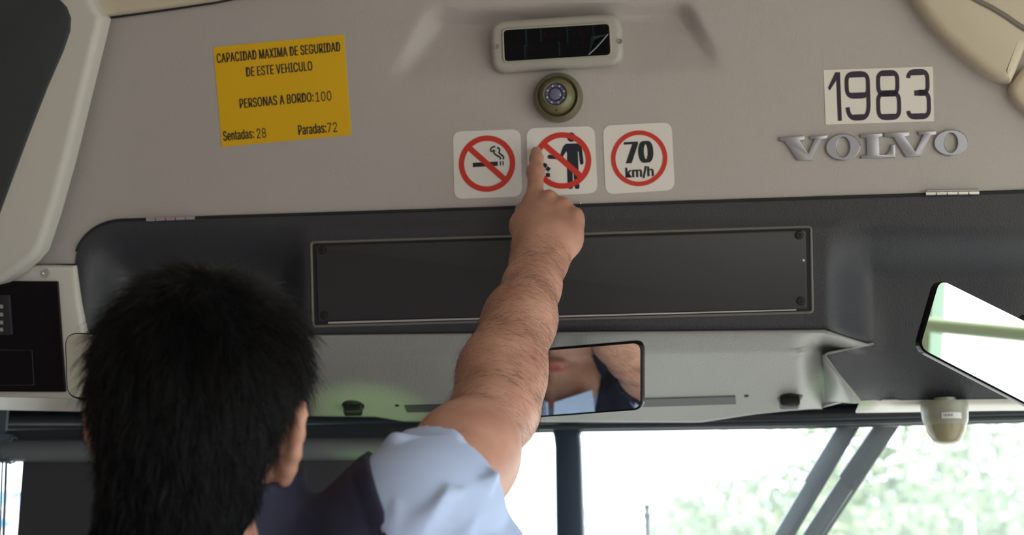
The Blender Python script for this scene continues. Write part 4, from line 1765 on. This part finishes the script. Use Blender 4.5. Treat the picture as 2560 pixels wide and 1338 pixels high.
# thumb, folded along the left side of the palm and over the middle finger
body.chain([H(1316, 618, 1.625), H(1306, 572, 1.655), H(1312, 528, 1.690), H(1345, 512, 1.716), H(1372, 516, 1.722)], [.0145, .0112, .0100, .0092, .0078], 0.009)
body.ell(H(1302, 558, 1.652), (.0085, .0085, .010), None, 0.012)
body.cone(H(1305, 562, 1.648), H(1330, 512, 1.672), .0095, .0080, 0.014)
# ulnar edge
body.chain([H(1386, 640, 1.606), H(1418, 598, 1.628), H(1434, 560, 1.650)], [.0150, .0132, .0105], 0.014)
# left arm hanging
iL = len(body.p)
LE = SHL + np.array([-.05, .01, -.27])
LW = LE + np.array([.02, .10, -.22])
body.chain([SHL, LE, LW], [.050, .040, .026], 0.02)
lh = LW + np.array([.0, .03, -.075])
body.cone(LW, lh, .024, .028, 0.015)
iL2 = len(body.p)
for k in range(4):
    o_ = np.array([0.0, (k - 1.5) * .018, 0])
    body.chain([lh + o_, lh + o_ + np.array([.008, .008, -.045 + abs(k - 1.3) * .005]), lh + o_ + np.array([.018, .008, -.078 + abs(k - 1.3) * .008])], [.0095, .0085, .007], 0.006)
body.chain([LW + np.array([.01, .03, -.02]), lh + np.array([.02, .042, .01]), lh + np.array([.028, .05, -.035])], [.013, .010, .008], 0.008)
# legs
for s_ in (-1, 1):
    hip = PV + np.array([.085 * s_, 0, -.04])
    kn = np.array([hip[0] + .02 * s_, hip[1] + .02, .47])
    an = np.array([kn[0], kn[1] - .03, .09])
    body.chain([hip, kn, an], [.092, .058, .040], 0.03)
    body.chain([an, an + np.array([0, .06, -.05]), an + np.array([0, .17, -.062])], [.040, .036, .026], 0.02)

lo = np.array([-.85, .7, -0.01])
hi = np.array([.12, 1.80, 2.06])
V, Fq = surface(body, lo, hi, 0.0026)
person = thing('person', 'person seen from behind in navy vest and pale blue shirt, pointing at a sticker', 'person', (PV[0], PV[1], 0.0))
PB = (PV[0], PV[1], 0.0)

skin = bpy.data.materials.new('tanned_skin')
skin.use_nodes = True
nt = skin.node_tree
b = nt.nodes['Principled BSDF']
tc = nt.nodes.new('ShaderNodeTexCoord')
n1 = nt.nodes.new('ShaderNodeTexNoise')
n1.inputs['Scale'].default_value = 24
n1.inputs['Detail'].default_value = 6
r1 = nt.nodes.new('ShaderNodeValToRGB')
r1.color_ramp.elements[0].position, r1.color_ramp.elements[1].position = 0.32, 0.68
r1.color_ramp.elements[0].color = (0.42, 0.205, 0.150, 1)
r1.color_ramp.elements[1].color = (0.58, 0.325, 0.245, 1)
n2 = nt.nodes.new('ShaderNodeTexNoise')
n2.inputs['Scale'].default_value = 320
n2.inputs['Detail'].default_value = 4
bp = nt.nodes.new('ShaderNodeBump')
bp.inputs['Strength'].default_value = 0.25
bp.inputs['Distance'].default_value = 0.001
nt.links.new(tc.outputs['Object'], n1.inputs['Vector'])
nt.links.new(tc.outputs['Object'], n2.inputs['Vector'])
nt.links.new(n1.outputs[0], r1.inputs[0])
nt.links.new(r1.outputs[0], b.inputs['Base Color'])
nt.links.new(n2.outputs[0], bp.inputs['Height'])
nt.links.new(bp.outputs[0], b.inputs['Normal'])
b.inputs['Roughness'].default_value = 0.5
b.inputs['Subsurface Weight'].default_value = 0.25
b.inputs['Subsurface Radius'].default_value = (0.010, 0.004, 0.002)
b.inputs['Subsurface Scale'].default_value = 1.0
bo, V = np_mesh('body', V, Fq, skin, person, PB, 2)
# lips carry their own tone
bo.data.materials.append(mat('lip_skin', (0.48, 0.15, 0.13), 0.4))
me_ = bo.data
ce = np.empty(len(me_.polygons) * 3, np.float32)
me_.polygons.foreach_get('center', ce)
ql_ = (ce.reshape(-1, 3) + np.array(PB) - HC) @ RH.T
lip = (((ql_[:, 0] / .0225) ** 2 + ((ql_[:, 2] + .0725) / .0095) ** 2) < 1) & (ql_[:, 1] > .07)
me_.polygons.foreach_set('material_index', lip.astype(np.int32))
# eyes
for s_ in (-1, 1):
    m = MB()
    c = Vector(HL(.031 * s_, .073, -.003))
    m.lathe(c, Vector(fh), [(.0115 * math.sin(a), .0115 * math.cos(a)) for a in [math.pi * k / 14 for k in range(15)]], 20)
    e = m.build('eye', mat('eye_white', (0.7, 0.68, 0.65), 0.2), person, smooth=True)
    m = MB()
    m.lathe(c, Vector(fh), [(.0118 * math.sin(a), .0118 * math.cos(a)) for a in [0.45 * k / 6 for k in range(7)]], 20)
    m.build('iris', mat('iris_brown', (0.03, 0.015, 0.008), 0.1), e, smooth=True)
# fingernail on the index finger (far side) and thumb are hidden from the room

# ------------------------------------------------------------------ clothes
trunk = Field()     # the covered part of the body: garments keep clear of it
trunk.p = body.p[iT - 1:iT2] + body.p[iL:iL2]
# shirt sleeve (right): open tube around the raised upper arm
shirt = Field()
ua = (E_ - SHA) / np.linalg.norm(E_ - SHA)
UL = np.linalg.norm(E_ - SHA)
cuff = SHA + ua * (UL * 0.30)
shirt.chain([SHA - ua * .03 + A(UPV) * -.01, SHA + ua * .08, cuff + ua * .03], [.054, .0525, .0500], 0.03)
shirt.chain([SHA + np.array([0, -.0, -.02]), CH + np.array([.10, 0, -.02])], [.060, .10], 0.04)
shirt.chain([SHL, SHL * .45 + LE * .55], [.064, .062], 0.02)
# collar and chest of the shirt
shirt.chain([NB + np.array([0, .002, .012]), NB + np.array([0, .02, -.06])], [.0630, .072], 0.02)
shirt.chain([NB + np.array([0, 0.025, -.095]), CH + np.array([0, .04, 0]), PV + np.array([0, .03, .08])], [.075, .105, .105], 0.05)
aref = np.cross(ua, A(FWD))
aref /= np.linalg.norm(aref)
aref2 = np.cross(ua, aref)


def shirt_post(X, d):
    q = X - SHA
    t = q @ ua
    r = q - t[:, None] * ua
    rr_ = np.linalg.norm(r, axis=1) + 1e-6
    ang = np.arctan2(r @ aref, r @ aref2)
    near = np.exp(-np.maximum(rr_ - .09, 0) * 40)
    w1 = np.sqrt(.03 + .97 * np.sin(2.5 * ang + t * 20 + .9 * np.sin(2 * ang + 1)) ** 2)
    w2 = np.sqrt(.03 + .97 * np.sin(4.5 * ang - t * 16 + 2.0 + .6 * np.sin(3 * ang)) ** 2)
    fold = .0170 * (1 - w1) ** 1.5 + .0110 * (1 - w2) ** 1.8
    fold = fold + .004 * np.exp(-((t - UL * .10 + .02 * np.sin(ang + 2)) / .006) ** 2) * (0.5 + 0.5 * np.sin(ang + 2.6))
    amp = np.clip((UL * .27 - t) / .035, 0.22, 1) * np.clip((t + .08) / .05, 0, 1)
    d = d - fold * near * amp
    T_ = trunk(X)
    d = np.minimum(d, T_ - .0085)
    # under the vest the shirt lies close to the body
    for S_, a_, o_ in ((SHA, np.array([1.0, .05, .42]), .014), (SHL, np.array([-.95, 0, -.1]), .004)):
        a_ = a_ / np.linalg.norm(a_)
        other = (X[:, 0] - NB[0]) * np.sign(a_[0]) > 0
        d = np.where(other & ((X - S_) @ a_ + o_ < -.008), np.maximum(d, T_ - .0085), d)
    # hollow end
    d = np.where((t > UL * .12) & (X[:, 2] > SHA[2] - .03), np.abs(d + .0034) - .0034, d)
    # the hem is cut at a slant
    cut = t - UL * 0.27 + 0.27 * (r @ A(RGT)) - 0.004 * np.sin(2 * ang)
    arm = (t > 0.01) & (X[:, 2] > SHA[2] - .03)
    d = np.where(arm, np.maximum(d, cut * .95), d)
    # stitched hem band
    hem = cut + 0.020
    d = d + np.exp(-(hem / .0016) ** 2) * .0013 * near
    # neckline, hips
    qn = X - NB
    tn = qn @ ncol
    d = np.maximum(d, np.where(np.linalg.norm(qn - tn[:, None] * ncol, axis=1) < .085, tn - .048, -1))
    d = np.maximum(d, (PV[2] - .08) - X[:, 2])
    # left sleeve end
    ql = X - SHL
    al = (LE - SHL) / np.linalg.norm(LE - SHL)
    tl_ = ql @ al
    left = (ql[:, 0] < .03) & (tl_ > .05)
    return np.where(left, np.maximum(d, tl_ - .155), d)


shirt.post = shirt_post
M_SHIRT = mat('pale_blue_cotton', (0.45, 0.56, 0.82), 0.8, bump=0.15, bscale=1400)
Vs, Fs = surface(shirt, np.array([-.85, .7, .8]), np.array([.1, 1.6, 1.75]), 0.0026, 5, 3.0)
so_, Vs = np_mesh('shirt', Vs, Fs, M_SHIRT, person, PB, 3)
so_['label'] = 'pale blue short-sleeved shirt'

# vest
ncol = ncol * .35 + np.array([0, 0, .65])
ncol /= np.linalg.norm(ncol)
vest = Field()
g0 = np.array([0, 0, 0])
vest.chain([NB + np.array([0, 0.0, -.035]), CH + g0, PV + np.array([0, 0, -.02])], [.088, .122, .125], 0.05)
for s_, S in ((1, SHA), (-1, SHL)):
    vest.chain([NB + np.array([.03 * s_, -.003, -.030]), NB * .5 + S * .5 + np.array([0, -.004, -.018]), S + np.array([-.02 * s_, -.005, -.012])], [.054, .048, .052], 0.03)
    vest.chain([CH + np.array([.07 * s_, 0, 0]), CH + np.array([.078 * s_, 0, -.16]), PV + np.array([.075 * s_, 0, -.02])], [.112, .104, .112], 0.05)
    vest.cone(S + np.array([-.02 * s_, 0, -.03]), CH + np.array([.08 * s_, .0, -.02]), .064, .10, 0.04)
# stand collar
vest.chain([NB + ncol * .0, NB + ncol * .070], [.073, .0700], 0.012)


def vest_post(X, d):
    fold = 0.0040 * np.sin(X[:, 0] * 95 + X[:, 2] * 60 + 2.2 * np.sin(X[:, 2] * 21)) + 0.0025 * np.sin(X[:, 0] * 50 - X[:, 2] * 130)
    d = np.minimum(d, trunk(X) - .0130)
    d = d - np.maximum(fold, -.004) * np.clip((NB[2] + .05 - X[:, 2]) / .05, 0.1, 1)
    q = X - (NB + ncol * .070)
    top = q @ ncol
    d = np.maximum(d, np.where(np.linalg.norm(q - top[:, None] * ncol, axis=1) < .085, top - .004, -1))
    # neck opening
    r = X - NB
    t = r @ ncol
    rr_ = np.linalg.norm(r - t[:, None] * ncol, axis=1)
    d = np.maximum(d, -np.maximum(rr_ - .0610, -(t - .020)))
    d = np.maximum(d, np.where(rr_ < .085, t - .074, -1))
    # front V
    fv = (X[:, 1] - NB[1] - .02)
    vw = .055 * np.clip(1 - (NB[2] - X[:, 2]) / .30, 0, 1)
    d = np.maximum(d, -np.maximum(np.abs(X[:, 0] - NB[0]) - vw, -fv))
    # armholes
    for S, ax_, off in ((SHA, np.array([1.0, 0.05, .42]), -.014), (SHL, np.array([-.95, 0, -.1]), -.004)):
        ax_ = ax_ / np.linalg.norm(ax_)
        pl_ = (X - S) @ ax_ - off
        nearS = ((np.linalg.norm(X - S, axis=1) < .34) ) | ((X[:, 0] - S[0]) * np.sign(ax_[0]) > .0)
        d = np.maximum(d, np.where(nearS, pl_, -1))
        seam_ = np.exp(-((pl_ + .016) / .0016) ** 2) * .0016
        d = d + np.where(nearS, seam_, 0)
    d = np.maximum(d, (PV[2] - .06) - X[:, 2])
    return d


vest.post = vest_post
M_VEST = mat('navy_fleece', (0.018, 0.019, 0.046), 0.85, bump=0.3, bscale=900, var=.15, vscale=30)
Vv, Fv = surface(vest, np.array([-.85, .7, .8]), np.array([.1, 1.6, 1.7]), 0.003, 5, 2.0)
vo, Vv = np_mesh('vest', Vv, Fv, M_VEST, person, PB, 1)
vo['label'] = 'dark navy vest with a stand collar'
# tie
m = MB()
TF = Frame(Vector(NB + np.array([0, .115, -.02])), (1, 0, 0), (0, -.3, 1))
m.prism(TF, [(-.016, .03), (.016, .03), (.011, -.008), (-.011, -.008)], -.004, .006, .002, 2)
m.prism(TF, [(-.010, -.008), (.010, -.008), (.030, -.30), (0, -.34), (-.030, -.30)], -.004, .003, .002, 2)
tf_ = m.build('tie', mat('navy_tie', (0.012, 0.014, 0.03), 0.6), person, smooth=True)
# shirt collar wings
m = MB()
for s_ in (-1, 1):
    CF2 = Frame(Vector(NB + np.array([.033 * s_, .098, .022])), (1, -.5 * s_, 0), (0, -.35, 1))
    m.prism(CF2, [(-.032 * s_, -.022), (-.030 * s_, .018), (.030 * s_, .028), (.034 * s_, -.006), (.004 * s_, -.046)][::s_], -.002, .003, .001, 1)
m.build('collar', M_SHIRT, person)
# trousers and shoes
tro = Field()
for s_ in (-1, 1):
    hip = PV + np.array([.085 * s_, 0, -.04])
    kn = np.array([hip[0] + .02 * s_, hip[1] + .02, .47])
    an = np.array([kn[0], kn[1] - .03, .10])
    tro.chain([PV + np.array([.05 * s_, 0, .0]), hip, kn, an], [.112, .108, .076, .064], 0.03)
V2, F2 = surface(tro, np.array([-.85, .7, 0.0]), np.array([.1, 1.6, 1.3]), 0.006, 4)
np_mesh('trousers', V2, F2, mat('dark_trousers', (0.02, 0.022, 0.03), 0.8), person, PB, 1)
for s_ in (-1, 1):
    shoe = Field()
    hip = PV + np.array([.085 * s_, 0, -.04])
    an = np.array([hip[0] + .02 * s_, hip[1] - .01, .075])
    shoe.chain([an + np.array([0, -.02, -.02]), an + np.array([0, .07, -.03]), an + np.array([0, .18, -.042])], [.050, .046, .036], 0.02)
    shoe.post = lambda X, d: np.maximum(d, 0.002 - X[:, 2])
    V2, F2 = surface(shoe, np.array([an[0] - .1, an[1] - .12, -.01]), np.array([an[0] + .1, an[1] + .32, .2]), 0.004, 3)
    np_mesh('shoe', V2, F2, M_BLACK, person, PB, 1)

# ------------------------------------------------------------------ hair
hcap = Field()
hcap.ell(HL(0, -0.010, 0.026), (0.0800, 0.100, 0.0810), RH, 0.01)
hcap.ell(HL(0, -0.036, -.025), (0.0620, 0.064, 0.074), RH, 0.03)
hcap.chain([HL(0, -.040, -.07), HL(-.006, -.045, -.112)], [.060, .056], 0.02)
hcap.ell(HL(0, 0.03, 0.055), (0.062, 0.060, 0.046), RH, 0.02)


def cap_post(X, d):
    q = (X - HC) @ RH.T
    # hairline: keep behind the face and above a line that drops to the nape
    ya = .062 - np.clip(.075 - q[:, 2], 0, 1) * 0.62          # front limit
    ya = np.where(q[:, 2] < .004, .024 - (0.004 - q[:, 2]) * 1.1, ya)
    ya = np.where(q[:, 2] < -.035, -.028, ya)
    d = np.maximum(d, (q[:, 1] - ya) * .8)
    # nape: pointed lower edge, cleaner at the sides
    zl = -.136 + np.abs(q[:, 0]) * .35
    d = np.maximum(d, (zl - q[:, 2]) * .8)
    rip = .0012 * np.sin(q[:, 0] * 420 + q[:, 2] * 90) * np.sin(q[:, 2] * 160 + q[:, 1] * 120)
    return d + rip


hcap.post = cap_post
Vc, Fc = surface(hcap, HC - .17, HC + .17, 0.003, 4)
M_HAIR = bpy.data.materials.new('black_hair')
M_HAIR.use_nodes = True
b = M_HAIR.node_tree.nodes['Principled BSDF']
b.inputs['Base Color'].default_value = (0.003, 0.003, 0.0035, 1)
b.inputs['Roughness'].default_value = 0.38
b.inputs['Specular IOR Level'].default_value = 0.28
M_CAP = mat('hair_underlayer', (0.004, 0.004, 0.005), 0.9, spec=0.05)  # matt black base under the strands
ho, Vc = np_mesh('hair', Vc, Fc, M_CAP, person, PB, 1)


def strands(name, roots, nrm, flow, length, lift, rad, curl, material, parent, segs=5, droop=0.0, seed=1):
    """thin tapered three-sided hairs in one mesh"""
    r = np.random.RandomState(seed)
    n = len(roots)
    d = flow + nrm * lift[:, None] + r.normal(size=(n, 3)) * curl
    d /= np.linalg.norm(d, axis=1)[:, None]
    bend = nrm * -0.35 * lift[:, None] + flow * .25 + r.normal(size=(n, 3)) * curl * .8
    pts = np.zeros((n, segs + 1, 3))
    p = roots.copy()
    pts[:, 0] = p
    dd_ = d.copy()
    for k in range(segs):
        p = p + dd_ * (length / segs)[:, None]
        dd_ = dd_ + bend * (1.0 / segs)
        dd_[:, 2] -= droop / segs
        dd_ /= np.linalg.norm(dd_, axis=1)[:, None]
        pts[:, k + 1] = p
    tan = np.gradient(pts, axis=1)
    tan /= np.linalg.norm(tan, axis=2)[..., None] + 1e-9
    ref = r.normal(size=(n, 1, 3))
    u = np.cross(tan, ref)
    u /= np.linalg.norm(u, axis=2)[..., None] + 1e-9
    w = np.cross(tan, u)
    rr_ = rad[:, None] * np.linspace(1.0, 0.25, segs + 1)[None]
    V = np.zeros((n, segs + 1, 3, 3))
    for j in range(3):
        a = 2 * math.pi * j / 3
        V[:, :, j] = pts + (u * math.cos(a) + w * math.sin(a)) * rr_[..., None]
    V = V.reshape(-1, 3)
    base_ = (np.arange(n) * (segs + 1) * 3)[:, None]
    F = []
    for k in range(segs):
        for j in range(3):
            j2 = (j + 1) % 3
            F.append(np.concatenate([base_ + k * 3 + j, base_ + k * 3 + j2, base_ + (k + 1) * 3 + j2, base_ + (k + 1) * 3 + j], 1))
    F = np.concatenate(F)
    o, _ = np_mesh(name, V, F, material, parent, PB, 0)
    return o


# scalp strands
r = np.random.RandomState(21)
q = (Vc - HC) @ RH.T
idx = r.randint(0, len(Vc), 34000)
Rt = Vc[idx]
N = gradn(hcap, Rt)
ql = q[idx]
keep = (N @ (HC * 0 + 1) > -9) & (ql[:, 2] > -.15)
Rt, N, ql = Rt[keep], N[keep], ql[keep]
crown = HL(0.01, -0.055, 0.10)
away = Rt - crown
away -= N * (away * N).sum(1)[:, None]
away /= np.linalg.norm(away, axis=1)[:, None] + 1e-9
down = np.tile(-uh, (len(Rt), 1)) - fh * 0.25
down -= N * (down * N).sum(1)[:, None]
swirl = np.cross(N, away)
flow = away * .7 + down * .6 + swirl * .25
cl = np.sin(Rt[:, 0] * 170 + Rt[:, 2] * 60)[:, None] * swirl * .35
flow = flow + cl
flow /= np.linalg.norm(flow, axis=1)[:, None] + 1e-9
hN = len(Rt)
low = np.clip((.02 - ql[:, 2]) / .12, 0, 1)
length = r.uniform(.014, .038, hN) * (1 - .55 * low)
lift = (.08 + .5 * r.uniform(0, 1, hN) ** 2.5) * (1 - .55 * low)
ho2 = strands('hair_strands', Rt - N * .002, N, flow, length, lift, np.full(hN, .00032), .16, M_HAIR, ho, 5, .35, 3)

# forearm hairs
Vb = V
tt = (Vb - E_) @ ad
rr0 = np.linalg.norm(Vb - E_ - tt[:, None] * ad, axis=1)
t2 = (Vb - SHA) @ ua
m1 = (tt > -.01) & (tt < np.linalg.norm(W_r - E_) + .012) & (rr0 < .06)
m2 = (t2 > UL * .7) & (t2 < UL) & (np.linalg.norm(Vb - SHA - t2[:, None] * ua, axis=1) < .055)
ids = np.nonzero(m1)[0]
ids = r.choice(ids, 5200)
ids2 = r.choice(np.nonzero(m2)[0], 700)
ids = np.concatenate([ids, ids2])
Rt = Vb[ids]
N = gradn(body, Rt)
fl = np.tile(side * .75 - ad * .35, (len(Rt), 1))
fl -= N * (fl * N).sum(1)[:, None]
fl /= np.linalg.norm(fl, axis=1)[:, None] + 1e-9
hn = len(Rt)
M_AHAIR = mat('arm_hair', (0.02, 0.012, 0.008), 0.6)
strands('arm_hair', Rt, N, fl, r.uniform(.006, .015, hn), r.uniform(.15, .6, hn), np.full(hn, .00007), .22, M_AHAIR, person, 4, .2, 9)

for o in bpy.data.objects:
    if '_base' in o.keys():
        del o['_base']
